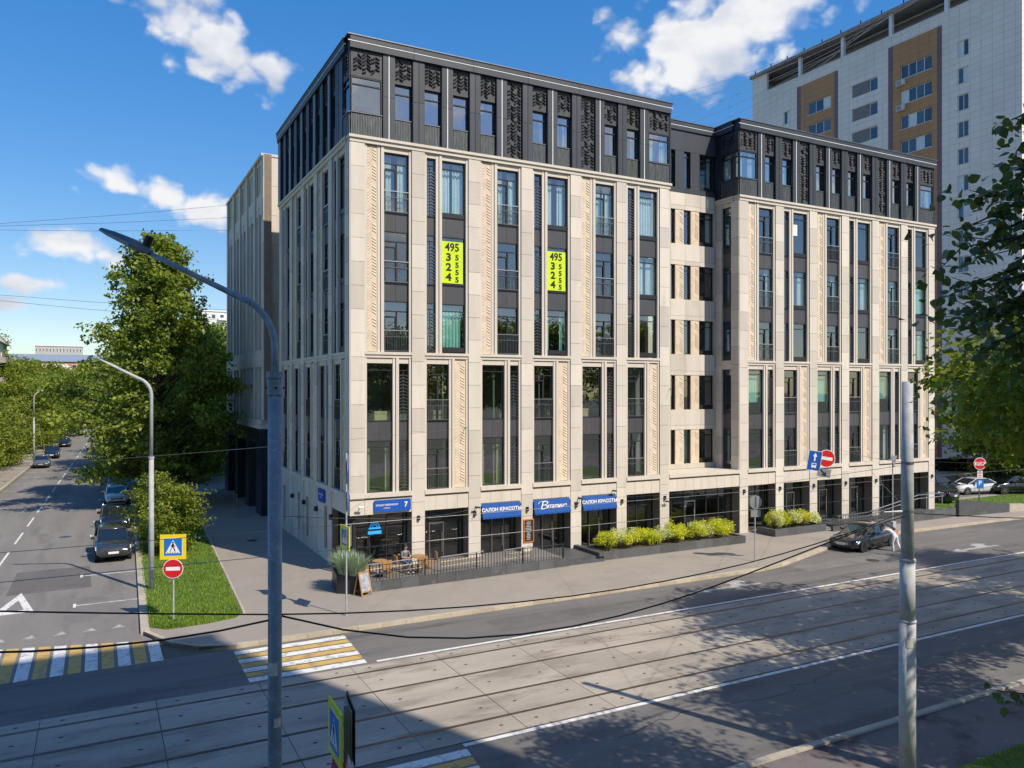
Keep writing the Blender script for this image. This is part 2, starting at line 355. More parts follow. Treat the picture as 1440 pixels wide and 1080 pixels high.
sheet('pavement', [(-26, -8.2), (-20.7, -8.2), (-20.9, -2), (-20.9 + .03 * 400, 400), (-24 + .03 * 400, 400)], .10, PAVE, thick=.3)
sheet('lawn', [(-150, -8.2), (-26, -8.2), (-24 + .03 * 400, 400), (-150, 400)], .11, GRASSG, thick=.2)
sheet('parking_lot', [(47, 4), (150, 2.5), (150, 58), (47, 58)], .115, ASPH2)


def inside(p, poly):
    c = False; n = len(poly)
    for i in range(n):
        a, b = poly[i], poly[i - 1]
        if (a[1] > p[1]) != (b[1] > p[1]) and p[0] < (b[0] - a[0]) * (p[1] - a[1]) / (b[1] - a[1]) + a[0]: c = not c
    return c


def grass(poly, n, hmin, hmax, bw, ymax=1e9):
    rnd = random.Random(len(poly) * 7 + n); xs = [p[0] for p in poly]; ys = [p[1] for p in poly]; vs = []; fs = []
    y1 = min(max(ys), ymax)
    while len(fs) < n:
        x = rnd.uniform(min(xs), max(xs)); y = min(ys) + (y1 - min(ys)) * rnd.random() ** 1.6
        if not inside((x, y), poly): continue
        for k in range(3):
            a = rnd.uniform(0, 6.28); h = rnd.uniform(hmin, hmax); w = rnd.uniform(.6, 1) * bw; dx, dy = math.cos(a), math.sin(a)
            ox, oy = x + rnd.uniform(-.06, .06), y + rnd.uniform(-.06, .06); t = rnd.uniform(.2, .8) * h
            b = len(vs); vs += [(ox - dy * w, oy + dx * w, .13), (ox + dy * w, oy - dx * w, .13), (ox + dx * t, oy + dy * t, .13 + h)]; fs.append((b, b + 1, b + 2))
    me = bpy.data.meshes.new('grass'); me.from_pydata(vs, [], fs); me.materials.append(GBLADE)
    o = put(bpy.data.objects.new('grass', me), None, None, 'stuff'); return o


tag(grass(LAWN, 42000, .05, .12, .022, 46), 'mown green grass on the wedge shaped lawn beside the side street', 'grass')
tag(grass(LAWN2, 9000, .06, .14, .03), 'green grass strip under the round red stop sign', 'grass')
tag(grass([(4, -33), (5.5, -26.45), (16, -26.4), (16, -33)], 14000, .06, .15, .014), 'green grass behind the red pavement across the tram tracks', 'grass')

# kerbs, stone by stone
kerb = thing('kerb', '', ''); del kerb['label'], kerb['category']; kerb['kind'] = 'structure'


def kerb_run(pts, step, w, h, m, z0=-.05, off=0):
    d = 0; segs = []
    for (a, b) in zip(pts[:-1], pts[1:]):
        a = Vector((a[0], a[1], 0)); b = Vector((b[0], b[1], 0)); L = (b - a).length; n = max(1, round(L / step)); dr = (b - a) / L; ang = math.atan2(dr.y, dr.x)
        for i in range(n):
            c = a + dr * (L * (i + .5) / n)
            F = T(c.x, c.y, 0, ang); l = L / n - .015
            pbox('kerb_stone', m, -l / 2, l / 2, off, off + w, z0, h + random.uniform(-.004, .004), kerb, F)


main_edge = [(-9.55, -4.75), (-9.2, -5.6), (-8.7, -6.7), (-7.9, -7.6), (-6.6, -8.1), (-5, -8.22), (20, -8.22), (21.5, -7.97), (28, -5.77), (32, -4.62), (60, -5.22)]
kerb_run(main_edge, 1.0, .17, .135, KERBY)
kerb_run([(a, b + .18) for a, b in main_edge[5:]], 4.0, .13, .128, KERB)
kerb_run([(kx(34) - .02, 34), (kx(-4.7) - .02, -4.7)], 1.0, .32, .14, KERB)
kerb_run([(kx(200), 200), (kx(34) - .02, 34)], 8.0, .3, .14, KERB)
kerb_run([(60, -23.72), (-14, -23.72)], 1.0, .2, .14, KERB)
kerb_run([(-20.6, -2), (-20.8 + .03 * 150, 150)], 5.0, .2, .14, KERB)
kerb_run([(48, -1.25), (52, -1.85), (90, -2.95)], 3.0, .12, .16, KERB, off=-.12)
kerb_run([(-5.70, -3.9), (-5.14, 9.7), (-4.0, 36)], 1.5, .10, .145, KERB, off=-.10)

# tram track
tram = thing('tram_track', '', ''); del tram['label'], tram['category']; tram['kind'] = 'structure'
sheet('track_bed', [(-150, -19.15), (160, -19.15), (160, -12.08), (-150, -12.08)], .004, GROOVE, parent=tram)
rows = [(-12.74, -12.1), (-14.50, -12.87), (-16.39, -14.63), (-18.04, -16.52), (-19.12, -18.16)]
for (ya, yb) in rows:
    w = 3.05 - .022; me = None
    for k in range(-8, 19):
        if me is None:
            mb = MB().box(-w / 2, w / 2, -(yb - ya) / 2 + .006, (yb - ya) / 2 - .006, -.03, .012)
            mb.cur = 1
            for hx in (-.95, .95):
                mb.prism([(hx + .07 * math.cos(a * math.pi / 3), .045 * math.sin(a * math.pi / 3)) for a in range(6)], .0125, .0145)
            me = mb.mesh('slab'); me.materials.append(CONC); me.materials.append(HOLE)
        inst('slab', me, tram, T(2.65 + 3.05 * k + 1.52 + random.uniform(-.004, .004), (ya + yb) / 2, random.uniform(-.0025, .0025)))
    pbox('slab_strip', CONC, 60.62, 160, ya + .01, yb - .01, -.03, .012, tram); pbox('slab_strip', CONC, -150, -21.765, ya + .01, yb - .01, -.03, .012, tram)
for y in (-12.82, -14.58, -16.47, -18.11):
    pbox('rail', RAILD, -150, 160, y - .028, y + .028, .0, .017, tram)
    pbox('rail_flange', RAILD, -150, 160, y + .052, y + .064, .0, .0155, tram)

# painted markings
mark = thing('road_marking', '', ''); del mark['label'], mark['category']; mark['kind'] = 'structure'


def stripe(name, pts, m, z=.007): return sheet(name, pts, z, m, parent=mark)


def line(x0, x1, y, w, m=WPAINT): stripe('painted_line', [(x0, y - w / 2), (x1, y - w / 2), (x1, y + w / 2), (x0, y + w / 2)], m)


line(-2.45, 150, -11.9, .16); line(-2.45, 150, -19.28, .17)
for k in range(7):
    y = -8.52 - k * .495; stripe('crossing_stripe', [(-6.75, y - .40), (-2.68 - .02 * k, y - .40), (-2.66 - .02 * k, y), (-6.75, y)], WPAINT if k % 2 == 0 else YPAINT)
for k in range(9):
    y = -19.5 - k * .48; stripe('crossing_stripe', [(-6.9, y - .40), (-2.5 - .06 * k, y - .40), (-2.45 - .06 * k, y), (-6.9, y)], WPAINT if k % 2 == 0 else YPAINT)
for k in range(22):
    x1 = -9.08 - k * .513; x0 = x1 - .395; top = lambda x: -5.75 - (x + 9.1) * .29
    if x0 < -20.2: break
    stripe('crossing_stripe', [(x0, -8.3), (x1, -8.27), (x1, top(x1)), (x0, top(x0))], WPAINT if k % 2 == 0 else YPAINT)
for k in range(6):
    x = -10.4 - k * 1.02; stripe('give_way_tooth', [(x - .25, -3.32), (x + .25, -3.32), (x + .05, -2.8)], WPAINT2)
c = (-14.35, 2.6)
A = [(c[0] - .8, c[1] - 1.7), (c[0] + .8, c[1] - 1.7), (c[0] + .05, c[1] + 2.2)]; B = [(c[0] - .36, c[1] - 1.15), (c[0] + .38, c[1] - 1.15), (c[0] + .04, c[1] + .75)]
MB().add([(p[0], p[1], .007) for p in A + B], [(0, 1, 4, 3), (1, 2, 5, 4), (2, 0, 3, 5)]).build('give_way_triangle', WPAINT, mark)
for k in range(9):
    y = 1.1 + 6.15 * k; x1 = kx(y) - .05; stripe('parking_line', [(x1 - 2.5, y), (x1, y), (x1, y + .10), (x1 - 2.5, y + .10)], WPAINT)
    stripe('parking_tick', [(x1 - 2.58, y - .28), (x1 - 2.46, y - .28), (x1 - 2.46, y + .40), (x1 - 2.58, y + .40)], WPAINT, .0075)
for k in range(16):
    y = 11.8 + 6.9 * k; x = -16.2 + .028 * y; stripe('lane_dash', [(x - .06, y), (x + .06, y), (x + .19, y + 4.3), (x + .07, y + 4.3)], WPAINT)
for k in range(10):
    y = 30 + 6.2 * k; x = -20.6 + .03 * y; stripe('parking_line', [(x, y), (x + 2.1, y), (x + 2.1, y + .1), (x, y + .1)], WPAINT)


def arrow(x, y, z=.007):      # points to -x, with a second head turning back
    P = [(0, 0), (1.3, .42), (1.3, .12), (3.0, .16), (3.3, .62), (3.0, .62), (3.9, 1.05), (4.7, .55), (4.3, .55), (4.0, .05), (4.9, -.02), (4.9, -.2), (1.3, -.12), (1.3, -.42)]
    stripe('lane_arrow', [(x + a * .93, y + b * .9) for a, b in P], WPAINT2, z)


arrow(13.3, -9.95); arrow(33.2, -9.85)
# repair seams and a manhole
for (x, y, r) in ((27.2, -9.2, .36), (-13.0, 20, .36), (-2.6, 12.5, .3)):
    mb = MB(); mb.prism([(x + r * math.cos(a * math.pi / 9), y + r * math.sin(a * math.pi / 9)) for a in range(18)], .0, .012 if x != -2.6 else .112)
    tag(mb.build('manhole_cover', RAILD), {27.2: 'round iron manhole cover in the lane by the black sedan', -13.0: 'round iron manhole cover in the side street', -2.6: 'round iron manhole cover on the shaded pavement'}[x], 'manhole')


def crack(pts, w, m, z=.006, name='crack', jit=.12, seed=1):
    rnd = random.Random(seed); P = []
    for (a, b) in zip(pts[:-1], pts[1:]):
        n = max(2, int(math.dist(a, b) / .35))
        for i in range(n): s_ = i / n; P.append((a[0] + (b[0] - a[0]) * s_ + rnd.gauss(0, jit), a[1] + (b[1] - a[1]) * s_ + rnd.gauss(0, jit * .6)))
    vs = []; fs = []
    for i, p in enumerate(P):
        q = P[min(i + 1, len(P) - 1)]; o = P[max(i - 1, 0)]; d = Vector((q[0] - o[0], q[1] - o[1])).normalized(); ww = w * rnd.uniform(.4, 1.3); vs += [(p[0] - d.y * ww, p[1] + d.x * ww, z), (p[0] + d.y * ww, p[1] - d.x * ww, z)]
        if i: fs.append((2 * i - 2, 2 * i - 1, 2 * i + 1, 2 * i))
    MB().add(vs, fs).build(name, m, mark)


TAR = mat('tar_seam', (.045, .042, .04), .7, var=.3, nscale=6); PATCH = mat('asphalt_repair', (.128, .121, .116), .85, var=.2, nscale=.8, fine=.2); PATCHL = mat('worn_asphalt_repair', (.178, .168, .157), .85, var=.2, nscale=.8, fine=.2)
crack([(1.2, -20.9), (4, -20.3), (7.4, -20.7), (12.5, -20.0)], .016, TAR, seed=2); crack([(14, -11.5), (19, -11.2), (26, -11.4)], .014, TAR, seed=4)
crack([(24.5, -7.2), (27, -6.5), (29, -6.2)], .02, TAR, seed=7); 
for i, (x0, x1, y0, y1, m, z) in enumerate(((3.0, 6.6, -10.9, -9.3, PATCH, .003), (22, 29, -9.4, -8.1, PATCHL, .003), (-14.9, -11.4, 4.5, 9.8, PATCH, .004), (-19.2, -16.6, 17, 23, PATCHL, .004), (11, 16, -22.6, -21.2, PATCH, .003), (-12.4, -10.0, -1.8, 2.6, PATCHL, .004))):
    sheet('asphalt_patch', [(x0, y0), (x1, y0 + .1), (x1 - .1, y1), (x0 + .05, y1 - .08)], z, m, parent=mark)
# ================================================================ the limestone office building
BLD = thing('office_building', 'long seven storey limestone and anthracite office building on the street corner', 'building')
FF = Matrix.Identity(4)                                            # front: x along, y inwards
FL = Matrix.Rotation(R(-90), 4, 'Z')                               # left side: local x = -Y
FS = Matrix.Translation((26.12, 0, 0)) @ FL                        # flank of the right wing in the recess
FWL = Matrix.Translation((-.2, 0, 0)) @ FL                         # left side of the rear wing
FW2 = Matrix.Translation((0, 22.5, 0))                              # front of the rear wing
FREC = Matrix.Translation((0, 2.25, 0))                            # back of the recess
MC = {}


def cached(key, fn, mats, smooth=False):
    if key not in MC:
        me = fn().mesh(key[0], smooth)
        for m in mats: me.materials.append(m)
        MC[key] = me
    return MC[key]


def frame_mb(w, h, kind):
    t, d = .055, .09; mb = MB()
    mb.box(0, t, -d, 0, 0, h); mb.box(w - t, w, -d, 0, 0, h); mb.box(t, w - t, -d, 0, 0, t); mb.box(t, w - t, -d, 0, h - t, h)
    if kind in ('door', 'doortop'):
        mb.box(w * .52, w * .52 + t, -d, 0, t, h - .52)
        mb.box(t, w - t, -d * .9, 0, h - .56, h - .50)
        mb.box(t + .06, w * .52, -d * 1.15, 0, h - .86, h - .79); mb.box(w * .52 - .05, w * .52, -d * 1.15, 0, t, h - .86)
        mb.box(t, t + .06, -d * 1.15, 0, t, h - .86)
    elif kind == 'plain': mb.box(t, w - t, -d, 0, h - .42, h - .37); mb.box(t, w - t, -d * 1.4, 0, t, .30)
    elif kind == 'low': mb.box(t, w - t, -d, 0, h - .36, h - .31)
    elif kind == 'attic':
        mb.box(t, w - t, -d, 0, h - .50, h - .44)
    elif kind == 'cornerglass': mb.box(t, w - t, -d, 0, h - .42, h - .36)
    return mb


def railing_mb(w, h=1.08):
    mb = MB(); n = max(6, int(w / .095))
    mb.box(0, w, -.03, .01, .02, .06); mb.box(0, w, -.03, .01, h - .32, h - .29)
    for i in range(n + 1): x = .01 + (w - .035) * i / n; mb.box(x, x + .016, -.02, 0, .06, h - .03)
    return mb


def curtain_mb(w, h, gap):
    mb = MB(); rnd = random.Random(int(w * 100 + h * 10 + gap * 7))

    def wavy(x0, x1):
        n = max(6, int((x1 - x0) / .045)); vs = []; ph = rnd.uniform(0, 6)
        for i in range(n + 1):
            x = x0 + (x1 - x0) * i / n; y = .045 * math.sin(x * 33 + ph) + .02 * math.sin(x * 71 + ph)
            vs += [(x, y, 0), (x, y * .75, h)]
        mb.add(vs, [(2 * i, 2 * i + 2, 2 * i + 3, 2 * i + 1) for i in range(n)])
    if gap: wavy(.02, w * (.5 - gap / 2)); wavy(w * (.5 + gap / 2), w - .02)
    else: wavy(.02, w - .02)
    return mb


def window(F, kind, u0, u1, z0, z1, y=.30, cur=None, parent=None, rail=True, glass=None, name='window'):
    w, h = round(u1 - u0, 3), round(z1 - z0, 3); P = parent or BLD
    M = F @ Matrix.Translation((u0, y, z0))
    o = inst(name, cached(('frame', w, h, kind), lambda: frame_mb(w, h, kind), [FRAME]), P, M)
    pbox('pane', glass or GLASS, u0 + .03, u1 - .03, y - .03, y - .022, z0 + .03, z1 - .03, o, F)
    if kind == 'door' and rail:
        r = inst('railing', cached(('railing', w), lambda: railing_mb(w), [RAILM]), o, F @ Matrix.Translation((u0, y - .16, z0)))
        pbox('handrail', STEEL, u0 - .01, u1 + .01, y - .20, y - .145, z0 + 1.075, z0 + 1.115, o, F)
    if cur:
        m, gap, frac = cur; hh = round(h * frac, 2)
        inst('curtain', cached(('curtain', w, hh, gap, m.name), lambda: curtain_mb(w - .08, hh - .08, gap), [m]), o, F @ Matrix.Translation((u0 + .04, y + .22, z1 - .04 - hh + .08)))
    return o


def relief_mb(w, h, cols, seed, dark=False):
    rnd = random.Random(seed); mb = MB().box(0, w, .0, .10, 0, h); cw = w * .86 / cols
    for c in range(cols):
        z = .12 + rnd.uniform(0, .3); x0 = w * .07 + c * cw; s = 1 if c % 2 == 0 else -1; pr = .085 if dark else .030
        while z < h - .26:
            run = rnd.randint(3, 7) if not dark else rnd.randint(2, 5)
            for _ in range(run):
                if z > h - .26: break
                dz = cw * (.85 if s > 0 else .45) if not dark else cw * rnd.uniform(.3, .8); t = .085 if not dark else .105; a, b = (x0 + cw * .08, x0 + cw * .92); za, zb = (z, z + dz) if s > 0 else (z + dz, z)
                vs = [(a, 0, za), (b, 0, zb), (b, 0, zb + t), (a, 0, za + t), (a, -pr, za + .02), (b, -pr, zb + .02), (b, -.012, zb + t), (a, -.012, za + t)]
                mb.add(vs, [(0, 1, 5, 4), (4, 5, 6, 7), (7, 6, 2, 3), (0, 4, 7, 3), (1, 2, 6, 5)])
                z += .155 + (.02 if dark else 0)
            z += rnd.uniform(.10, .32) if not dark else rnd.choice((0, .05, .12, .22))
    return mb


def relief(F, u0, u1, z0, z1, y=.10, seed=0, dark=False, cols=2):
    w, h = round(u1 - u0, 3), round(z1 - z0, 3)
    return inst('carved_panel', cached(('carved', w, h, seed, dark), lambda: relief_mb(w, h, cols, seed, dark), [DARKR if dark else RELIEF]), BLD, F @ Matrix.Translation((u0, y, z0)))


def screen_mb(w, h):
    mb = MB(); t = .02
    mb.box(0, .035, -.03, .02, 0, h); mb.box(w - .035, w, -.03, .02, 0, h); mb.box(w / 2 - t / 2, w / 2 + t / 2, -.02, .01, 0, h)
    z = .1
    while z < h - .2:
        for s in (0, 1):
            a, b = (.03, w / 2) if s == 0 else (w / 2, w - .03); za, zb = (z, z + .1) if s == 0 else (z + .1, z)
            mb.add([(a, -.02, za), (b, -.02, zb), (b, -.02, zb + .035), (a, -.02, za + .035), (a, .01, za), (b, .01, zb), (b, .01, zb + .035), (a, .01, za + .035)],
                   [(0, 1, 2, 3), (3, 2, 6, 7), (0, 4, 5, 1), (7, 6, 5, 4)])
        z += .17
    return mb


def screen_window(F, u0, u1, z0, z1, y=.28):
    o = window(F, 'low', u0, u1, z0, z1, y, name='narrow_window')
    w, h = round(u1 - u0, 3), round(z1 - z0 - .4, 3)
    inst('metal_screen', cached(('screen', w, h), lambda: screen_mb(w, h), [RAILM]), o, F @ Matrix.Translation((u0, y - .10, z0)))
    return o


STONEI = mat('limestone_side', (.580, .532, .466), .75, var=.10, nscale=.9, bump=.15, bscale=25, island=.13, fine=.05, stain=((.44, .37, .29), 1.1, .56, .5), stretch=(1, 1, .22))
SIDE = MB()


def panels(F, u0, u1, z0, z1, pitch=1.22, y=0, parent=None, thick=.05, m=None, name='stone_panel', usplit=1):
    n = max(1, round((z1 - z0) / pitch)); h = (z1 - z0) / n; w = (u1 - u0) / usplit
    side = name == 'stone_panel' and (F is FL or F is FWL or F is FW2)
    for i in range(n):
        for j in range(usplit):
            if side: SIDE.box(u0 + j * w + .006, u0 + (j + 1) * w - .006, y, y + thick, z0 + i * h + .008, z0 + (i + 1) * h - .008, F)
            else: pbox(name, m or STONE, u0 + j * w + .006, u0 + (j + 1) * w - .006, y, y + thick, round(z0 + i * h + .008, 3), round(z0 + (i + 1) * h - .008, 3), parent or BLD, F)


def pilaster(F, u0, u1, z0, z1, deep=.45, side=True):
    o = pbox('pilaster', JOINT, u0 + .012, u1 - .012, .03, deep, z0, z1, BLD, F)
    panels(F, u0, u1, z0, z1, 1.22, 0, o)
    return o


UP = [(18.72, 21.76), (15.1, 17.75), (11.53, 14.15)]; LOW = [(7.93, 10.9), (4.29, 6.94)]


def bay(F, u0, k, cur={}, detail=True, up_top=22.05, lowz=4.29):
    """one 3.25 m bay right of the pilaster that starts at u0"""
    A = k % 2 == 0
    L_, R_ = u0 + .73, u0 + 3.25
    for (a, b) in ((L_ + .0, L_ + .13), (R_ - .13, R_)):
        pbox('jamb', STONE2, a + .003, b - .003, .07, .45, lowz, up_top, BLD, F)
    wl, wr = L_ + .13, R_ - .13
    # upper order
    if A: rel, mul_, win = (wl, wl + .55), (wl + .55, wl + .90), (wl + .90, wr)
    else: rel, mul_, win = (wl, wl + .52), (wl + .52, wl + .86), (wl + .86, wr)
    pbox('mullion', STONE2, mul_[0], mul_[0] + .15, .08, .45, 11.50, up_top - .003, BLD, F); pbox('mullion', STONE2, mul_[0] + .19, mul_[1], .05, .45, 11.50, up_top - .004, BLD, F)
    pbox('mullion_core', JOINT, mul_[0] + .14, mul_[0] + .20, .12, .44, 11.50, up_top - .006, BLD, F)
    if A: relief(F, rel[0], rel[1], 11.52, up_top - .05, .11, 30 + k)
    else:
        pbox('lintel', STONE2, rel[0], rel[1], .10, .4, 21.80, up_top - .002, BLD, F)
        for (z0, z1) in UP: screen_window(F, rel[0], rel[1], z0, z1)
        for (a, b) in ((17.75, 18.72), (14.15, 15.1)): pbox('spandrel_panel', SPAN, rel[0], rel[1], .24, .4, a + .004, b - .004, BLD, F)
    pbox('lintel', STONE2, win[0], win[1], .10, .4, 21.78, up_top - .002, BLD, F)
    for i, (z0, z1) in enumerate(UP): window(F, 'door' if A else 'plain', win[0], win[1], z0, z1, .30, cur.get(('u', i)))
    for (a, b) in ((17.75, 18.72), (14.15, 15.1)):
        mid = (win[0] + win[1]) / 2 if A else None
        for (x0, x1) in (((win[0], mid - .006), (mid + .006, win[1])) if A else ((win[0], win[1]),)):
            pbox('spandrel_panel', SPAN, x0, x1, .23, .42, a + .004, b - .004, BLD, F)
    # band between the orders
    pbox('sill_band', STONE2, L_ + .003, R_ - .003, -.01, .45, 11.36, 11.50, BLD, F); pbox('frieze', STONE2, L_ + .003, R_ - .003, .05, .45, 11.20, 11.36, BLD, F)
    # lower order, the other way round
    if A: win, mul_, sm = (wl, wl + 1.38), (wl + 1.38, wl + 1.70), (wl + 1.70, wr)
    else: win, mul_, sm = (wl, wl + 1.28), (wl + 1.28, wl + 1.60), (wl + 1.60, wr)
    pbox('mullion', STONE2, mul_[0], mul_[0] + .13, .08, .45, lowz, 11.20, BLD, F); pbox('mullion', STONE2, mul_[0] + .17, mul_[1], .05, .45, lowz, 11.20, BLD, F)
    pbox('mullion_core', JOINT, mul_[0] + .12, mul_[0] + .18, .12, .44, lowz, 11.2, BLD, F)
    for (x0, x1) in (win,) + ((sm,) if A else ()): pbox('lintel', STONE2, x0, x1, .12, .4, 10.92, 11.2, BLD, F)
    for i, (z0, z1) in enumerate(LOW):
        window(F, 'low' if A else 'door', win[0], win[1], z0, z1, .30, cur.get(('l', i)))
        if A: screen_window(F, sm[0], sm[1], z0, z1)
    mid = (win[0] + win[1]) / 2
    for (x0, x1) in (((win[0], mid - .006), (mid + .006, win[1]))):
        pbox('spandrel_panel', SPAN, x0, x1, .23, .42, 6.944, 7.926, BLD, F)
    if A: pbox('spandrel_panel', SPAN, sm[0], sm[1], .23, .42, 6.944, 7.926, BLD, F)
    else: relief(F, sm[0], sm[1], lowz + .02, 11.12, .11, 50 + k)
    if detail:
        pbox('sill_band', STONE2, L_ + .003, R_ - .003, -.04, .6, 4.06, 4.29, BLD, F)
        pbox('shadow_joint', JOINT, L_ + .003, R_ - .003, .09, .6, 3.96, 4.06, BLD, F)
        pbox('fascia_beam', JOINT, L_ + .003, R_ - .003, .09, .72, 3.23, 3.96, BLD, F)
        panels(F, L_ + .003, R_ - .003, 3.20, 3.95, .8, .03, None, .06, STONE2, 'fascia_panel', 4)


pbox('fascia_beam', JOINT, .1, .806, .09, .6, 3.23, 4.05, BLD); panels(FF, .04, .806, 3.20, 3.95, .8, .03, None, .06, STONE2, 'fascia_panel', 1); pbox('sill_band', STONE2, .03, .806, -.04, .6, 4.06, 4.29, BLD)
CP = lambda gap=0: (CURT, gap, 1.0)
front_cur = {0: {('u', 0): CP(.25)}, 1: {('u', 0): CP(.12), ('u', 2): (CURTG, 0, .97)}, 2: {('u', 0): CP(.2)}, 3: {('u', 0): CP(.3), ('u', 2): (CURTG, .55, 1)},
             4: {('u', 0): CP(.1)}, 5: {('u', 0): CP(.0), ('u', 1): CP(.15)}}
front_cur[0][('l', 1)] = (CURTY, .62, 1.0); front_cur[1][('l', 0)] = (CURTY, .7, 1.0); front_cur[2][('l', 1)] = (CURTY, .6, 1.0); front_cur[1][('l', 1)] = (CURTY, .75, 1)
XP = [.08 + 3.25 * k for k in range(7)]; XR = [26.18 + 3.265 * k for k in range(7)]
for k in range(6): bay(FF, XP[k], k, front_cur.get(k, {}))
for k, x in enumerate(XP): pilaster(FF, x, x + .73, 4.0 if k == 0 else .0, 22.05, .75 if k else .45)
right_cur = {0: {('u', 1): CP(.4), ('l', 0): (CURTG, 0, .75)}, 1: {('u', 1): CP(.3), ('u', 0): None}, 2: {('l', 0): (CURTG, 0, .75), ('u', 1): CP(.3)}, 3: {('u', 1): CP(.2)},
             4: {('l', 0): (CURTG, 0, .7), ('l', 1): CP(.45), ('u', 1): CP(.35), ('u', 2): CP(.5)}, 5: {('u', 1): (CURTG, 0, .95), ('u', 2): (CURTG, .2, .9)}}
for k in range(6): bay(FF, XR[k] + .008 * 0, k, right_cur.get(k, {}))
for k, x in enumerate(XR): pilaster(FF, x, x + .73 + (.02 if k < 6 else 0), .0, 22.05, .75)
# left side, five bays
left_cur = {}
for k in range(5): bay(FL, -17.08 + 3.25 * k, k + 1, left_cur, detail=False)
for k in range(6): pilaster(FL, -17.08 + 3.25 * k, -17.08 + 3.25 * k + .73, .1 if k < 5 else 4.0, 22.05, .45)
for k in range(5):
    u0 = -17.08 + 3.25 * k + .73; u1 = u0 + 2.52
    pbox('sill_band', STONE2, u0 + .003, u1 - .003, -.04, .5, 4.06, 4.29, BLD, FL)
    if k < 4:
        wz = [(u0 + 1.5, u0 + 2.1)] if k in (1, 3) else [(u0 + .5, u0 + 1.1)]
        a, b = wz[0]
        panels(FL, u0, a, .1, 4.05, 1.22, .04, None, .3, STONE, usplit=1); panels(FL, b, u1, .1, 4.05, 1.22, .04, None, .3, STONE); panels(FL, a, b, 3.1, 4.05, 1, .04, None, .3, STONE)
        panels(FL, a, b, .1, .75, 1, .04, None, .3, STONE); window(FL, 'low', a, b, .75, 3.1, .26)
    else:
        pbox('fascia_beam', JOINT, u0 + .003, u1 + .72, .09, .5, 3.23, 4.04, BLD, FL); panels(FL, u0 + .003, u1 + .72, 3.20, 4.03, .8, .03, None, .06, STONE2, 'fascia_panel', 3)
# cornices
def cornice(F, u0, u1, back=.5, z=22.05):
    pbox('cornice', STONE2, u0, u1, -.03, back, z + .002, z + .20, BLD, F); pbox('cornice_cap', STONE2, u0 - .06, u1 + .06, -.11, back, z + .20, z + .34, BLD, F)


cornice(FF, .03, 20.40); cornice(FF, 26.15, 46.53); cornice(FL, -17.10, -.53)
cornice(FS, -2.25, -.53)

# core, floors, roof
for (x0, x1, y0, y1) in ((2.6, 20.0, 2.6, 17.2), (26.9, 46.2, 2.9, 17.2), (20.0, 26.9, 4.6, 17.2)):
    pbox('inner_core', INTER, x0, x1, y0, y1, .12, 27.0, BLD)
for z in (4.02, 7.3, 11.2, 14.5, 18.1, 22.08):
    pbox('floor_slab', INTERC, .5, 20.2, .47, 17.0, z, z + .28, BLD); pbox('floor_slab', INTERC, 26.75, 46.3, .47, 17.0, z, z + .28, BLD)
for z in (4.0, 7.62, 11.3, 14.96, 18.66, 22.3): pbox('floor_slab', INTERC, 20.24, 26.7, 2.8, 16.9, z, z + .24, BLD)
pbox('rear_wall', STONE2, .1, 46.4, 17.05, 17.4, 0.1, 26.9, BLD); pbox('end_wall', STONE2, 46.42, 46.84, .76, 17.0, .1, 22.0, BLD)
for i, (a, b) in enumerate(((2.6, 20.0), (26.9, 46.2))):
    for k in range(1, 6):
        x = a + (b - a) * k / 6; pbox('partition', INTER, x - .05, x + .05, .6, 2.6, 4.3, 22.0, BLD)

# ---------------------------------------------------------------- attic storey
def attic_win(F, u0, u1, cur=None, kind='attic'):
    o = window(F, kind, u0, u1, 23.57, 25.36, .32, cur, glass=GLASSR)
    pbox('sill', RAILM, u0 - .01, u1 + .01, .12, .34, 23.53, 23.575, o, F)
    pn = inst('slatted_panel', cached(('slats', round(u1 - u0, 3)), lambda: slats_mb(u1 - u0), [PATINA]), o, F @ Matrix.Translation((u0, .16, 22.40)))
    return o


def slats_mb(w):
    mb = MB().box(0, w, .02, .12, 0, 1.12); n = int(w / .085); rnd = random.Random(5)
    for i in range(n): x = w * i / n; mb.box(x + .008, x + w / n - .012, -.01 + rnd.uniform(-.006, .006), .03, 0, 1.12)
    return mb


def attic_pil(F, u0, u1, white):
    o = pbox('attic_pilaster', DARKM, u0, u1, 0, .5, 22.39, 26.74, BLD, F)
    if white: pbox('white_strip', WHITEM, (u0 + u1) / 2 - .022, (u0 + u1) / 2 + .022, -.02, .02, 22.42, 26.72, o, F)
    else: pbox('seam', BLACK, (u0 + u1) / 2 - .012, (u0 + u1) / 2 + .012, -.004, .02, 22.42, 26.72, o, F)
    pbox('pilaster_face', DARKP, u0 + .02, (u0 + u1) / 2 - .03, -.012, .02, 22.41, 24.55, o, F); pbox('pilaster_face', DARKP, (u0 + u1) / 2 + .03, u1 - .02, -.012, .02, 22.41, 24.55, o, F)
    pbox('pilaster_face', DARKP, u0 + .02, (u0 + u1) / 2 - .03, -.012, .02, 24.57, 26.73, o, F); pbox('pilaster_face', DARKP, (u0 + u1) / 2 + .03, u1 - .02, -.012, .02, 24.57, 26.73, o, F)


def attic_row(F, start, n, full, corner0, corner1, white0=True, curs=None):
    """bays of .98 m at 1.63 m pitch from start; pilasters between them"""
    for k in range(n):
        u0 = start + 1.63 * k; u1 = u0 + .98
        if k in full: relief(F, u0, u1, 22.40, 26.72, .12, 80 + k, True, 4)
        else:
            relief(F, u0, u1, 25.38, 26.72, .13, 60 + k, True, 4); attic_win(F, u0, u1, (CURT, (.3, .15, .45)[k % 3], 1) if (curs is None or k in curs) else None)
    for k in range(n + 1): attic_pil(F, start + 1.63 * k - .65, start + 1.63 * k, (k % 2 == 0) == white0)


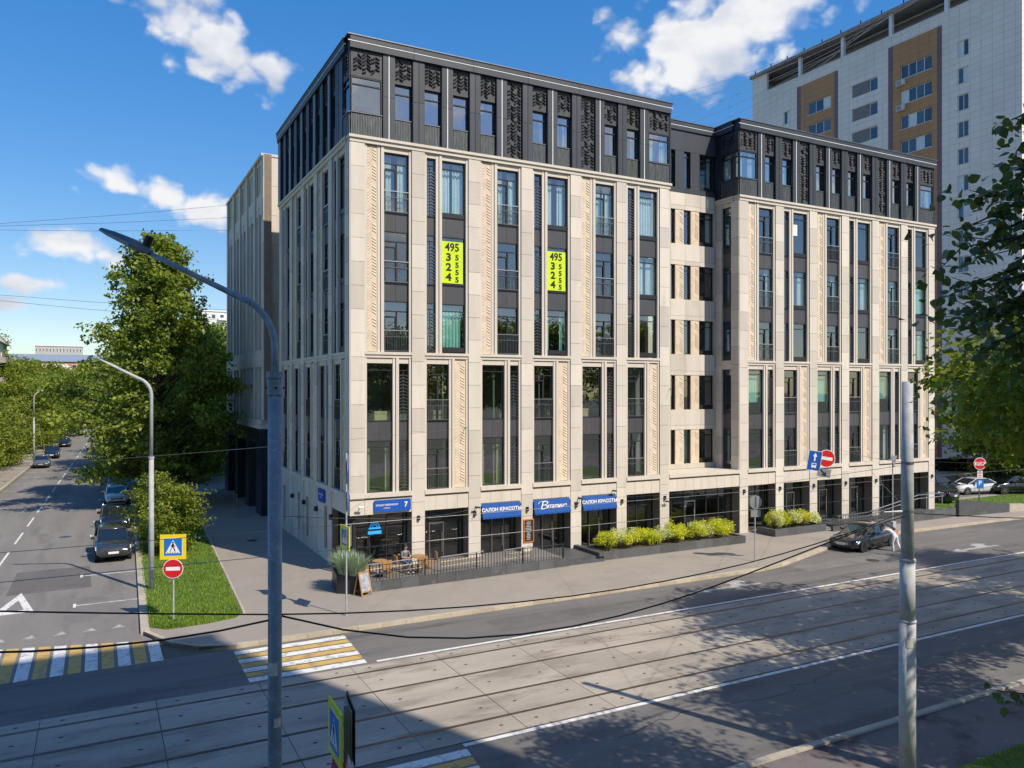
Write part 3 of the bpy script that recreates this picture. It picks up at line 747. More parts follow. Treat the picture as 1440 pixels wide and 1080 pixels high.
def fascia(F, u0, u1, z=26.74, back=.5):
    n = max(1, round((u1 - u0) / 3.25)); w = (u1 - u0) / n
    pbox('parapet_core', DARKM, u0 + .02, u1 - .02, -.06, back, z - .01, 27.33, BLD, F)
    for i in range(n):
        pbox('parapet_panel', DARKP, u0 + i * w + .008, u0 + (i + 1) * w - .008, -.10, -.055, z, 27.04, BLD, F); pbox('parapet_panel', DARKP, u0 + i * w + .008, u0 + (i + 1) * w - .008, -.13, -.055, 27.10, 27.34, BLD, F)
    pbox('white_strip', WHITEM, u0 - .10, u1 + .10, -.115, -.05, 27.05, 27.09, BLD, F)
    pbox('roof_edge', RAILM, u0 - .14, u1 + .14, -.17, back, 27.345, 27.40, BLD, F)


attic_row(FF, 2.41, 10, (4, 7), 1, 1, curs=(5, 6, 8, 9)); attic_row(FF, 28.45, 10, (2, 7), 1, 1)
attic_row(FL, -16.6 + 1.63 * 0, 9, (), 0, 0, curs=())
for (a, b) in ((.10, 1.72), (18.74, 20.32), (26.22, 27.76), (44.80, 46.36)):
    relief(FF, a, b, 25.38, 26.72, .05, 9 + int(a), True, 6)
    attic_cur = None if a < 1 else (CURT, .35, 1)
    o = window(FF, 'cornerglass', a, b, 23.57, 25.36, .14, attic_cur, glass=GLASSR); pbox('sill', RAILM, a - .02, b + .01, -.02, .2, 23.53, 23.575, o, FF)
    inst('slatted_panel', cached(('slats', round(b - a, 3)), lambda: slats_mb(b - a), [PATINA]), o, Matrix.Translation((a, .04, 22.40)))
# returns of the corner glass
for F, (a, b) in ((FL, (-1.25, -.11)), (FS, (-1.75, -.11))):
    relief(F, a, b, 25.38, 26.72, .05, 10, True, 4)
    o = window(F, 'cornerglass', a, b, 23.57, 25.36, .14, (CURT, .3, 1) if F is FS else None); pbox('sill', RAILM, a - .01, b + .02, -.02, .2, 23.53, 23.575, o, F)
    inst('slatted_panel', cached(('slats', round(b - a, 3)), lambda: slats_mb(b - a), [PATINA]), o, F @ Matrix.Translation((a, .04, 22.40)))
pbox('attic_pilaster', DARKM, -2.25, -1.75, 0, .5, 22.39, 26.74, BLD, FS)
pbox('attic_pilaster', DARKM, -1.9, -1.25, 0, .5, 22.39, 26.74, BLD, FL); pbox('attic_pilaster', DARKM, -17.48, -16.6 - .66, 0, .5, 22.39, 26.74, BLD, FL)
fascia(FF, .02, 20.42); fascia(FF, 26.14, 46.48); fascia(FL, -17.45, -.53); fascia(FS, -2.2, -.53)
pbox('attic_pilaster', DARKM, 20.33, 20.45, 0.0, 17.0, 22.39, 26.74, BLD); pbox('attic_pilaster', DARKM, 46.37, 46.5, .02, 17.0, 22.39, 26.74, BLD)
for (x0, x1, y0) in ((.3, 20.45, .3), (26.4, 46.5, .3), (20.45, 26.4, 2.6)): pbox('roof', DARKP, x0, x1, y0, 17.3, 27.0, 27.28, BLD)
for (x, y, w, h) in ((6, 9, 3, 1.1), (14, 8, 2.2, .9), (33, 9, 3, 1.0)): pbox('roof_unit', RAILM, x, x + w, y, y + 2, 27.28, 27.28 + h * .1, BLD)

# ---------------------------------------------------------------- recess between the wings
nr = [(22.27, 22.66), (23.42, 23.98), (24.74, 26.02)]; rl = [(22.68, 23.40), (24.0, 24.72)]
ZB = [4.62, 8.24, 11.92, 15.58, 19.26]; HW = 2.28
pbox('wall', STONE2, 20.42, 22.26, 0, .35, 4.3, 22.65, BLD, FREC)
for i, z in enumerate(ZB):
    for j, (a, b) in enumerate(nr):
        cu = (CURT, .4, 1) if (j == 2 and i in (2, 4)) else ((CURTG, .0, 1) if (j == 1 and i == 0) else None)
        window(FREC, 'low' if j < 2 else 'plain', a, b, z, z + HW, .24, cu, name='window' if j == 2 else 'narrow_window')
    for j, (a, b) in enumerate(rl): relief(FREC, a, b, z, z + HW, .03, 20 + j)
    z1 = ZB[i + 1] if i < 4 else 22.65
    pbox('spandrel_core', JOINT, 22.27, 26.1, .04, .35, z + HW, z1, BLD, FREC)
    for (a, b) in ((22.27, 23.5), (23.5, 24.8), (24.8, 26.1)): pbox('stone_panel', STONE, a + .005, b - .005, 0, .05, z + HW + .005, z + HW + .28, BLD, FREC); pbox('stone_panel', STONE, a + .005, b - .005, 0, .05, z + HW + .295, z1 - .005, BLD, FREC)
    pbox('jamb', STONE2, 26.03, 26.11, .0, .35, z, z + HW, BLD, FREC)
pbox('stone_panel', STONE, 22.27, 26.1, .0, .3, 4.3, 4.62, BLD, FREC)
pbox('attic_wall', DARKP, 20.45, 22.1, 0, .3, 22.66, 25.45, BLD, FREC); pbox('attic_wall', DARKP, 22.66, 23.4, 0, .3, 22.66, 25.45, BLD, FREC); pbox('attic_wall', DARKP, 23.96, 24.74, 0, .3, 22.66, 25.45, BLD, FREC)
pbox('attic_wall', DARKP, 20.45, 26.12, -.01, .3, 25.45, 26.8, BLD, FREC)
for (a, b) in ((22.1, 22.66), (23.4, 23.96), (24.74, 26.1)): window(FREC, 'plain' if b > 26 else 'low', a, b, 23.0, 25.45, .24, (CURT, .5, 1) if b > 26 else None); pbox('attic_wall', DARKP, a + .001, b - .001, 0, .3, 22.66, 23.0, BLD, FREC)
fascia(FREC, 20.46, 26.1, 26.8, .4)
# flank of the right wing
panels(FS, -.74, -.01, 4.0, 22.05, 1.22, .0, None, .05); panels(FS, -2.25, -1.62, 4.0, 22.05, 1.22, .0, None, .3)
pbox('flank_core', JOINT, -.73, -.02, .04, .4, 4.0, 22.0, BLD, FS)
for (z0, z1) in UP + LOW: window(FS, 'plain', -1.61, -.75, z0, z1, .22, (CURT, .5, 1) if z0 in (15.1, 4.29) else None)
for (a, b) in ((17.75, 18.72), (14.15, 15.1), (6.94, 7.93)): pbox('spandrel_panel', SPAN, -1.61, -.75, .16, .4, a + .004, b - .004, BLD, FS)
pbox('sill_band', STONE2, -1.615, -.745, .02, .4, 10.92, 11.51, BLD, FS); pbox('lintel', STONE2, -1.615, -.745, .06, .4, 21.78, 22.04, BLD, FS); pbox('sill_band', STONE2, -1.615, -.745, .02, .4, 4.0, 4.28, BLD, FS)
# ground floor of the recess: beam and flat roof flush with the pillars
pbox('fascia_beam', JOINT, 20.32, 26.17, .09, .72, 3.23, 3.96, BLD); panels(FF, 20.32, 26.17, 3.20, 3.95, .8, .03, None, .06, STONE2, 'fascia_panel', 9)
pbox('sill_band', STONE2, 20.32, 26.17, -.04, 2.24, 4.06, 4.285, BLD); pbox('shadow_joint', JOINT, 20.32, 26.17, .09, 2.2, 3.96, 4.06, BLD)

# ---------------------------------------------------------------- shopfronts behind the pillars
PALE = mat('pale_door_frame', (.16, .16, .165), .4, .5)


def shopfront(F, u0, u1, y, kind, z1=3.22):
    w = u1 - u0; mb = MB(); t = .06
    cuts = {'door': [0, .18, .55, .92, 1], 'glass': [0, .5, 1], 'mixed': [0, .38, .72, 1], 'wide': [0, .12, .30, .46, .62, .80, 1], 'corner': [0, .3, .62, 1]}[kind]
    for c in cuts: x = u0 + (w - t) * c; mb.box(x, x + t, y - .06, y + .02, .12, z1)
    for a, b in zip(cuts[:-1], cuts[1:]):
        for z in (.12, 2.45, z1 - t): mb.box(u0 + (w - t) * a + t, u0 + (w - t) * b, y - .05, y + .01, z, z + t)
    o = mb.build('shopfront', FRAME, BLD, F)
    for a, b in zip(cuts[:-1], cuts[1:]):
        for (za, zb) in ((.18, 2.45), (2.51, z1 - t)): pbox('pane', GLASSD, u0 + (w - t) * a + t, u0 + (w - t) * b, y - .02, y - .012, za, zb, o, F)
    if kind in ('door', 'wide', 'mixed'):
        i = {'door': 1, 'wide': 2, 'mixed': 1}[kind]; a, b = u0 + (w - t) * cuts[i] + t, u0 + (w - t) * cuts[i + 1]
        d = MB(); d.box(a, a + .05, y - .09, y - .03, .16, 2.42); d.box(b - .05, b, y - .09, y - .03, .16, 2.42); d.box(a + .05, b - .05, y - .09, y - .03, 2.36, 2.42); d.box(a + .05, b - .05, y - .09, y - .03, .16, .30)
        d.build('door_frame', PALE, o, F); hd = MB().tube([(b - .12, y - .14, .8), (b - .12, y - .14, 1.9)], .018, 6); hd.build('door_handle', STEEL, o, F)
    return o


kinds = ['corner', 'door', 'mixed', 'mixed', 'mixed', 'glass']
for k in range(6): shopfront(FF, XP[k] + .73 - (.45 if k == 0 else 0), XP[k] + 3.25, .78, kinds[k])
shopfront(FF, 20.32, 26.17, .78, 'wide')
for k in range(6): shopfront(FF, XR[k] + .75, XR[k] + 3.265, .78, ['door', 'mixed', 'mixed', 'mixed', 'door', 'glass'][k])
shopfront(FL, -3.33, -.75, .42, 'glass')
mb = MB(); mb.box(.28, .42, .30, .44, .12, 3.22); mb.build('corner_post', FRAME, BLD)
for k in range(6):      # soffits and things inside
    pbox('soffit', INTERC, XP[k] + .74, XP[k] + 3.24, .1, 2.6, 3.225, 3.26, BLD); pbox('soffit', INTERC, XR[k] + .76, XR[k] + 3.25, .1, 2.6, 3.225, 3.26, BLD)
for k in range(7):
    for X in (XP, XR):
        if k or X is XR: pbox('pillar_return', STONE2, X[k] + .02, X[k] + .71, .452 if X is XP and k == 0 else .752, 1.3, .1, 3.95, BLD)
# wall lamps on the pillars and roof-edge hooks
for X in (XP, XR):
    for k in range(7):
        if X is XP and k == 0: continue
        mb = MB().prism([(-.07, 0), (.07, 0), (.07, -.10), (.04, -.13), (-.04, -.13), (-.07, -.10)], 2.74, 2.98)
        mb.build('wall_lamp', BLACK, BLD, T(X[k] + .36, -.0, 0))
for y in (2.3, 5.6, 8.6, 11.8): MB().prism([(-.09, 0), (.09, 0), (.09, -.13), (.05, -.17), (-.05, -.17), (-.09, -.13)], 2.6, 2.86).build('wall_lamp', BLACK, BLD, FL @ T(-y - .9, .0, 0))
# small cameras on brackets
for (x, z) in ((.55, 3.6), (7.0, 3.15), (13.6, 3.2), (20.0, 2.6), (16.0, 3.5)):
    mb = MB(); mb.tube([(0, 0, 0), (0, -.22, .05)], .025, 6); mb.tube([(-.16, -.27, .08), (.14, -.25, .03)], .05, 8); mb.build('security_camera', BLACK if x != .55 else SIGNW, BLD, T(x, .0, z))

# ---------------------------------------------------------------- rear wing with the dark portal
for k in range(5): bay(FWL, -39.6 + 3.6 * k, k, {}, detail=False, up_top=23.4, lowz=7.3) if False else None
WU = [-40.7 + 3.62 * k for k in range(6)]
pbox('wing_core', INTER, .5, 20, 23.0, 40.5, .1, 27.0, BLD)
for k, u in enumerate(WU):
    o = pbox('pilaster', JOINT, u + .012, u + .718, .03, .6, 7.3, 27.2, BLD, FWL); panels(FWL, u, u + .73, 7.3, 27.2, 1.66, 0, o)
for k in range(5):
    a, b = WU[k] + .73, WU[k + 1]
    pbox('mullion', STONE2, a + .95, a + 1.3, .06, .6, 7.3, 23.6, BLD, FWL); pbox('jamb', STONE2, a + .002, a + .15, .08, .6, 7.3, 27.2, BLD, FWL); pbox('jamb', STONE2, b - .15, b - .002, .08, .6, 7.3, 27.2, BLD, FWL)
    for (z0, z1) in ((20.0, 23.0), (16.4, 19.2), (12.6, 15.6), (7.5, 11.3)):
        window(FWL, 'plain', a + 1.3, b - .15, z0, z1, .4); pbox('narrow_window', FRAME, a + .16, a + .94, .42, .5, z0, z1, BLD, FWL)
    for (z0, z1) in ((19.2, 20.0), (15.6, 16.4)): pbox('spandrel_panel', SPAN, a + .15, b - .15, .36, .55, z0, z1, BLD, FWL)
    pbox('sill_band', STONE2, a + .003, b - .003, .02, .6, 11.3, 12.6, BLD, FWL); pbox('lintel', STONE2, a + .16, b - .16, .12, .6, 23.0, 23.6, BLD, FWL)
    pbox('top_frieze', STONE2, a + .16, b - .16, .10, .6, 23.6, 24.6, BLD, FWL); pbox('bronze_panel', mat('bronze', (.30, .20, .07), .4, .6, var=.4, nscale=4) if k == 0 else bpy.data.materials['bronze'], a + .16, b - .16, .16, .6, 24.6, 26.9, BLD, FWL)
pbox('lintel', STONE2, -40.7, -22.5, .14, .6, 26.9, 27.2, BLD, FWL); pbox('roof_edge', STONE2, -40.75, -22.45, -.06, .8, 27.2, 27.4, BLD, FWL)
panels(FW2, -.2, 2.2, 7.3, 27.2, 2.2, 0, None, .3, STONE, usplit=2); pbox('roof_edge', STONE2, -.26, 20, -.06, .6, 27.21, 27.405, BLD, FW2); pbox('wall', STONE2, 2.2, 20, .02, .4, .1, 27.2, BLD, FW2); pbox('wing_core', INTER, .1, 2.2, .3, .5, .1, 27, BLD, FW2)
pbox('link_wall', STONE2, 3.0, 3.4, 17.4, 22.5, .1, 25.0, BLD)
pbox('sill_band', STONE2, -40.8, -22.4, -.12, .8, 6.95, 7.29, BLD, FWL); pbox('sill_band', STONE2, -40.8, -22.3, -.22, .8, 6.6, 6.94, BLD, FWL)
pbox('frieze', DARKM, -40.7, -22.4, -.10, .8, 5.4, 6.59, BLD, FWL)
for k in range(12): pbox('frieze_hole', BLACK, -40.0 + 1.45 * k, -39.2 + 1.45 * k, -.115, -.05, 5.75, 6.3, BLD, FWL)
for (a, b) in ((-40.7, -38.6), (-34.6, -33.2), (-29.0, -27.6), (-24.2, -21.9)): pbox('portal_pier', DARKM, a, b, -.14, 1.6, .1, 5.4, BLD, FWL)
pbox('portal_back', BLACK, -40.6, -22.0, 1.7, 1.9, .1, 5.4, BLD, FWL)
MB().box(.0, .06, .0, .06, 0, .9).box(0, .06, 1.5, 1.56, 0, .9).box(0, .06, 0, 1.56, .9, .96).build('portal_rail', STEEL, BLD, T(-1.2, 28, .1))
pbox('corner_pilaster', STONE2, .018, .5, .018, .5, 4.0, 22.04, BLD)
SIDE.build('stone_cladding', STONEI, BLD, None, False, 'stuff')
# ================================================================ on and in front of the building
FACE = Matrix.Rotation(R(90), 4, 'X')          # text upright, readable from -Y


def awning(x0, x1, words, label, script=False):
    t = thing('awning', label, 'awning', T((x0 + x1) / 2, 0, 2.6)); w = x1 - x0; M0 = T((x0 + x1) / 2, 0, 0)
    mb = MB(); y0, z0, y1, z1 = .0, 3.32, -.17, 2.60
    mb.add([(-w / 2, y0, z0), (w / 2, y0, z0), (w / 2, y1, z1), (-w / 2, y1, z1), (-w / 2, y0, z0 - .03), (w / 2, y0, z0 - .03), (w / 2, y1 + .01, z1 - .03), (-w / 2, y1 + .01, z1 - .03)],
           [(0, 3, 2, 1), (4, 5, 6, 7), (0, 1, 5, 4), (1, 2, 6, 5), (2, 3, 7, 6), (3, 0, 4, 7)]); mb.build('canopy', AWN, t, M0)
    sc = MB(); n = 11
    for i in range(n):
        a = -w / 2 + w * i / n; b = a + w / n; P = [(a, 0)] + [(a + (b - a) * (.5 + .5 * math.cos(math.pi - math.pi * q / 6)), -.06 - .05 * math.sin(math.pi * q / 6)) for q in range(7)] + [(b, 0)]
        vs = [(px, y1 - .004, z1 + pz) for px, pz in P]; vb = [(px, y1 + .008, z1 + pz) for px, pz in P]; k = len(P)
        sc.add(vs + vb, [tuple(range(k - 1, -1, -1)), tuple(range(k, 2 * k))])
    sc.build('scalloped_valance', AWN, t, M0)
    ed = MB()
    for i in range(2 * n): a = -w / 2 + w * i / (2 * n); (ed.box(a, a + w / (4 * n), .0, .035, 3.31, 3.37) if i % 1 == 0 else None)
    ed.build('shadow_teeth', SIGNK, t, M0)  # black teeth stand in for the scalloped shadow along the top edge
    for s in (-1, 1): MB().tube([(s * (w / 2 - .03), .1, 2.9), (s * (w / 2 - .03), -.14, 2.60)], .014, 6).build('arm', RAILM, t, M0)
    sl = math.atan2(z0 - z1, y0 - y1); cy, cz = (y0 + y1) / 2, (z0 + z1) / 2
    nx = Matrix.Translation(((x0 + x1) / 2, cy - .012, cz + .012)) @ Matrix.Rotation(sl, 4, 'X')
    if script:
        text('lettering', 'В', SIGNW, .62, nx @ Matrix.Translation((-.62, .0, 0)), t, extrude=.003, shear=.35, sx=1.25, bold=-.004)
        text('lettering', 'италине', SIGNW, .36, nx @ Matrix.Translation((.22, -.05, 0)), t, extrude=.003, shear=.35, bold=.004)
        MB().tube([(-.95, .12, .006), (-.80, .24, .006), (-.45, .27, .006), (-.2, .18, .006)], .012, 5).build('flourish', SIGNW, t, nx)
    else: text('lettering', words, SIGNW, .27, nx, t, extrude=.003, bold=.006, sx=1.02)
    return t


awning(XP[2] + .78, XP[3] - .08, 'САЛОН КРАСОТЫ', 'blue awning lettered САЛОН КРАСОТЫ over the bay left of the chalk menu board')
awning(XP[3] + .78, XP[4] - .08, '', 'blue awning with white italic script lettering between two beauty salon awnings', True)
awning(XP[4] + .78, XP[5] - .08, 'САЛОН КРАСОТЫ', 'blue awning lettered САЛОН КРАСОТЫ beside the long golden hedge planter')
# house number plate
t = thing('street_sign', 'long blue street name plate with house number 7 above the corner shop window', 'sign', T(2.4, 0, 3.2))
MB().prism([(-.94, -.30), (.94, -.30), (.98, -.26), (.98, .26), (.94, .30), (-.94, .30), (-.98, .26), (-.98, -.26)], 0, .07).build('plate', SIGNB, t, T(2.27, -.01, 3.62) @ FACE)
text('lettering', 'БОЛЬШАЯ СЕМЁНОВСКАЯ', SIGNW, .118, T(1.95, -.09, 3.66) @ FACE, t, sx=.78, bold=.002); text('lettering', 'УЛИЦА', SIGNW, .10, T(1.94, -.09, 3.50) @ FACE, t)
text('house_number', '7', SIGNW, .34, T(2.97, -.09, 3.63) @ FACE, t, bold=.012); MB().box(-.008, .008, -.004, .004, -.24, .24).build('divider', SIGNB2, t, T(2.66, -.084, 3.62))
for s in (-1, 1): MB().box(-.95, .95, -.004, .004, -.006, .006).build('border', SIGNB2, t, T(2.27, -.083, 3.62 + s * .26))
t = thing('street_sign', 'small blue street name plate on the shaded left side wall', 'sign', FL @ T(-5.4, 0, 3.2))
MB().prism([(-.66, -.36), (.66, -.36), (.66, .36), (-.66, .36)], 0, .06).build('plate', SIGNB, t, FL @ T(-5.4, -.0, 3.62) @ FACE)
text('lettering', 'СЕМЁНОВСКАЯ', SIGNW, .125, FL @ T(-5.4, -.07, 3.68) @ FACE, t); text('lettering', 'УЛИЦА', SIGNW, .09, FL @ T(-5.4, -.07, 3.52) @ FACE, t)
# light blue logo inside the corner window
t = thing('neon_sign', 'small light blue glowing logo hanging inside the corner shop window', 'sign', T(1.55, .9, 2.1))
MB().tube([(.24 * math.cos(a * math.pi / 8), 0, .24 * math.sin(a * math.pi / 8)) for a in range(9)], .035, 6).tube([(.12 * math.cos(a * math.pi / 8), 0, .12 * math.sin(a * math.pi / 8)) for a in range(9)], .035, 6).build('arc', NEON, t, T(1.55, .70, 2.45))
MB().box(-.32, .32, -.02, .02, -.08, .0).build('bar', NEON, t, T(1.55, .70, 2.42)); MB().box(-.36, .36, -.02, .02, -.10, .06).build('name_bar', NEON, t, T(1.55, .70, 2.18))
# lime posters
for k, lab in ((1, 'lime green phone number poster in the window nearer the building corner'), (3, 'lime green phone number poster in the window further from the building corner')):
    a, b = XP[k] + .73 + .13 + .86 + .02, XP[k] + 3.25 - .13 - .14; c = (a + b) / 2; zc = 16.38
    t = thing('poster', lab, 'poster', T(c, .155, 15.2), 'phone number posters')
    MB().box(a - c, b - c, -.008, .008, -1.12, 1.12).build('sheet', POSTER, t, T(c, .155, zc))
    text('lettering', '495', SIGNK, .60, T(c - .01, 0.142, zc + .80) @ FACE, t, bold=.016, sx=.92)
    for i, ch in enumerate('324'): text('lettering', ch, SIGNK, .56, T(c - .22, 0.142, zc + .26 - .53 * i) @ FACE, t, bold=.022, sx=1.12)
    for i in range(4): text('lettering', '5', SIGNK, .40, T(c + .27, 0.142, zc + .26 - .395 * i) @ FACE, t, bold=.014, sx=1.12)
# letters behind the attic glass
t = thing('window_lettering', 'white letters and figures stuck on attic windows at the far end', 'lettering', T(44, .2, 24))
for x, ch in ((42.05, 'П\n3'), (43.69, 'Р\n2'), (45.4, 'О\n4')): text('lettering', ch, SIGNG, .62, T(x, .34 if x < 45 else .18, 24.35) @ FACE, t, bold=.0, sx=.9)
text('paper_sheet', '', SIGNW, .1, T(0, 0, 0), t) if False else None
t = MB().box(-.2, .2, -.004, .004, -.38, .38).build('paper_notice', SIGNW, None, T(XR[1] + 2.1, .24, 20.6)); tag(t, 'two white paper sheets on a top floor window of the right wing', 'notice')

# ---------------------------------------------------------------- terrace
ter = thing('terrace', 'raised dark granite terrace with steps in front of the corner shops', 'terrace', T(5, -1.5, .1))
MB().prism([(-.25, -3.05), (11.1, -2.75), (11.1, .7), (.4, .7), (-.25, -.2)], .1, .5).build('deck', mat('terrace_deck', (.20, .19, .18), .7), ter)
xs = np.linspace(-.3, 11.2, 13)
for a, b in zip(xs[:-1], xs[1:]):
    ya, yb = -3.13 + .3 * (a + .3) / 11.5, -3.13 + .3 * (b + .3) / 11.5; F = T((a + b) / 2, (ya + yb) / 2, 0, math.atan2(yb - ya, b - a)); l = (b - a) / 2 - .006
    pbox('granite_block', GRAN, -l, l, 0, .22, .08, .55 + random.uniform(-.003, .003), ter, F)
for i in range(2): pbox('step', GRAN, 11.25, 13.55, -2.75 + .34 * i, .6, .1 + .13 * i, .23 + .13 * i, ter)
pbox('step_cheek', GRAN, 13.3, 13.56, -2.62, .6, .36, .56, ter)
# railing of the terrace
rl_ = thing('terrace_railing', 'black balustrade with pale horizontal handrails along the terrace edge', 'railing', T(5, -2.9, .5))
def ty(x): return -3.02 + .3 * (x + .3) / 11.5
mb = MB(); x = .1
while x < 10.9: mb.box(x - .011, x + .011, ty(x) - .011, ty(x) + .011, .5, 1.28); x += .165
mb.build('balusters', FRAME, rl_)
for x in (.1, 2.9, 5.7, 8.4, 10.9): pbox('post', FRAME, x - .03, x + .03, ty(x) - .03, ty(x) + .03, .5, 1.36, rl_)
mb = MB(); mb.tube([(.1, ty(.1), 1.30), (10.9, ty(10.9), 1.30)], .022, 6); mb.build('top_rail', FRAME, rl_)
RAILW = mat('pale_timber_rail', (.55, .44, .28), .5, var=.15)
for (x0, x1) in ((-.1, 3.1), (3.9, 6.3), (7.4, 9.2)):
    for z in (.78, 1.02, 1.26): MB().tube([(x0, -2.55, z), (x1, -2.45, z + .05)], .024, 6).build('handrail', RAILW if z < 1.2 else STEEL, rl_)
    for x in (x0 + .1, x1 - .1): pbox('handrail_post', STEEL, x - .02, x + .02, -2.53, -2.49, .5, 1.24, rl_)
# big round planter with blue grass
t = thing('planter', 'big dark tapered planter at the building corner holding pale blue grass', 'planter', T(-.75, -2.0, .1))
MB().prism([(-1.35, -2.6), (-.3, -3.35), (-.1, -1.2), (-1.1, -.9)], .1, .95).build('tub', FRAME, t); MB().prism([(-1.25, -2.5), (-.35, -3.2), (-.2, -1.3), (-1.05, -1.0)], .951, .97).build('soil', BARK, t)


def blades(n, r, h, seed, cx, cy, cz, m, name='foliage', w=.03):
    rnd = random.Random(seed); vs = []; fs = []
    for i in range(n):
        a = rnd.uniform(0, 6.28); q = rnd.random() ** .5 * r * .5; l = rnd.uniform(.6, 1) * h; lean = rnd.uniform(.1, .95); dx, dy = math.cos(a), math.sin(a); p = [(cx + dx * q, cy + dy * q, cz)]
        for s in (.4, .75, 1.0): p.append((cx + dx * (q + lean * r * s ** 1.8), cy + dy * (q + lean * r * s ** 1.8), cz + l * (s - .45 * lean * s * s)))
        b = len(vs)
        for j, k in enumerate(p): ww = w * (1 - j / 3.2); vs += [(k[0] - dy * ww, k[1] + dx * ww, k[2]), (k[0] + dy * ww, k[1] - dx * ww, k[2])]
        fs += [(b + 2 * j, b + 2 * j + 1, b + 2 * j + 3, b + 2 * j + 2) for j in range(3)]
    me = bpy.data.meshes.new(name); me.from_pydata(vs, [], fs); me.materials.append(m); return me


for i, (x, y) in enumerate(((-.85, -2.5), (-.7, -1.7), (-.5, -2.9))):
    tag(put(bpy.data.objects.new('ornamental_grass', blades(420, .75, 1.25, i, 0, 0, 0, LEAFB)), None, T(x, y, .96)), 'arching tuft of pale blue grass in the corner planter', 'grass tuft', 'blue grass tufts in the corner planter')
# planters and shrubs
def planter(x0, x1, y0, y1, h, label):
    t = thing('planter', label, 'planter', T((x0 + x1) / 2, y0, .1)); n = round((x1 - x0) / 1.3); w = (x1 - x0) / n
    for i in range(n): pbox('granite_block', GRAN, x0 + i * w + .005, x0 + (i + 1) * w - .005, y0, y0 + .2, .08, h, t); pbox('granite_block', GRAN, x0 + i * w + .005, x0 + (i + 1) * w - .005, y1 - .2, y1, .08, h - .01, t)
    for x in (x0, x1 - .2): pbox('granite_block', GRAN, x, x + .2, y0 + .202, y1 - .202, .08, h - .005, t)
    pbox('soil', BARK, x0 + .21, x1 - .21, y0 + .21, y1 - .21, .1, h - .1, t); return t


planter(13.62, 24.2, -2.55, -.55, .55, 'long dark granite planter holding the longer row of golden shrubs'); planter(27.3, 32.0, -2.0, -.4, .55, 'short dark granite planter holding the shorter row of golden shrubs')


def shrub_mesh(seed, m, r, h, n=1500, leaf=.07):
    rs = np.random.RandomState(seed); lobes = rs.normal(0, 1, (9, 3)); lobes /= np.linalg.norm(lobes, axis=1)[:, None]; lobes[:, 2] = np.abs(lobes[:, 2])
    k = rs.randint(0, 9, n); d = rs.normal(0, 1, (n, 3)); d /= np.linalg.norm(d, axis=1)[:, None]
    c = lobes[k] * np.array([r * .6, r * .6, h * .5]) + np.array([0, 0, h * .38]) + d * (r * .42) * (rs.rand(n, 1) ** .25); c[:, 2] = np.maximum(c[:, 2], .03)
    return leaf_mesh('foliage', c, rs, leaf, m, up=.5)


def leaf_mesh(name, c, rs, size, m, up=.3, shape=4, droop=.0):
    n = len(c); a = rs.normal(0, 1, (n, 3)); a[:, 2] = a[:, 2] * .6 - droop; a /= np.linalg.norm(a, axis=1)[:, None]
    nn = rs.normal(0, 1, (n, 3)); nn[:, 2] = np.abs(nn[:, 2]) + up; b = np.cross(nn, a); b /= np.linalg.norm(b, axis=1)[:, None] + 1e-9
    nv = np.cross(a, b); s = (size * (.65 + .7 * rs.rand(n)))[:, None]
    if shape == 4: prof = [(0, 0, 0), (.45, .32, .08), (1, 0, -.05), (.45, -.32, .08)]
    else: prof = [(0, 0, 0), (.18, .34, .05), (.50, .44, .08), (.80, .26, .03), (1.08, 0, -.08), (.80, -.26, .03), (.50, -.44, .08), (.18, -.34, .05)]
    k = len(prof); v = np.empty((n, k, 3))
    for i, (p, q, w) in enumerate(prof): v[:, i] = c + a * s * p + b * s * q + nv * s * w
    return np_mesh(name, v.reshape(-1, 3), np.arange(n * k), k, m)


def np_mesh(name, v, idx, k, m):
    me = bpy.data.meshes.new(name); nf = len(idx) // k
    me.vertices.add(len(v)); me.vertices.foreach_set('co', v.astype(np.float32).ravel()); me.loops.add(len(idx)); me.loops.foreach_set('vertex_index', idx.astype(np.int32))
    me.polygons.add(nf); me.polygons.foreach_set('loop_start', (np.arange(nf) * k).astype(np.int32)); me.polygons.foreach_set('loop_total', np.full(nf, k, np.int32)); me.update(calc_edges=True)
    if m: me.materials.append(m)
    return me


SH = {}
def shrub(x, y, kind, i, group):
    key = (kind, i % 3)
    if key not in SH:
        SH[key] = (shrub_mesh(i + (50 if kind == 'y' else 90), LEAFY if kind == 'y' else LEAFV, .62, .95), None)
        st = MB(); rnd = random.Random(i)
        for q in range(7): a = rnd.uniform(0, 6.28); st.tube([(0, 0, -.1), (.15 * math.cos(a), .15 * math.sin(a), .25), (.4 * math.cos(a), .4 * math.sin(a), .6)], [.02, .014, .006], 4)
        me = st.mesh('stems'); me.materials.append(BARK); SH[key] = (SH[key][0], me)
    far = 'the long granite planter' if x < 26 else 'the short granite planter'
    t = thing('shrub', ('golden yellow leaved shrub in ' if kind == 'y' else 'cream variegated shrub in ') + far, 'shrub', T(x, y, .45), group)
    F = T(x, y, .42, i * 1.7) @ Matrix.Diagonal((random.uniform(.85, 1.3), random.uniform(.85, 1.25), random.uniform(.8, 1.22), 1)); inst('foliage', SH[key][0], t, F); inst('stems', SH[key][1], t, F)


for i in range(12): shrub(14.35 + .83 * i, -1.75 + (.25 if i % 2 else -.1), 'v' if i % 4 in (1,) else 'y', i, 'shrubs in the long planter'); shrub(14.7 + .83 * i, -1.05, 'v' if i % 3 == 2 else 'y', i + 1, 'shrubs in the long planter') if i < 11 else None
for i in range(5): shrub(28.0 + .82 * i, -1.35, 'v' if i % 2 == 0 else 'y', i + 2, 'shrubs in the short planter'); shrub(28.3 + .8 * i, -.9, 'y', i + 4, 'shrubs in the short planter') if i < 4 else None
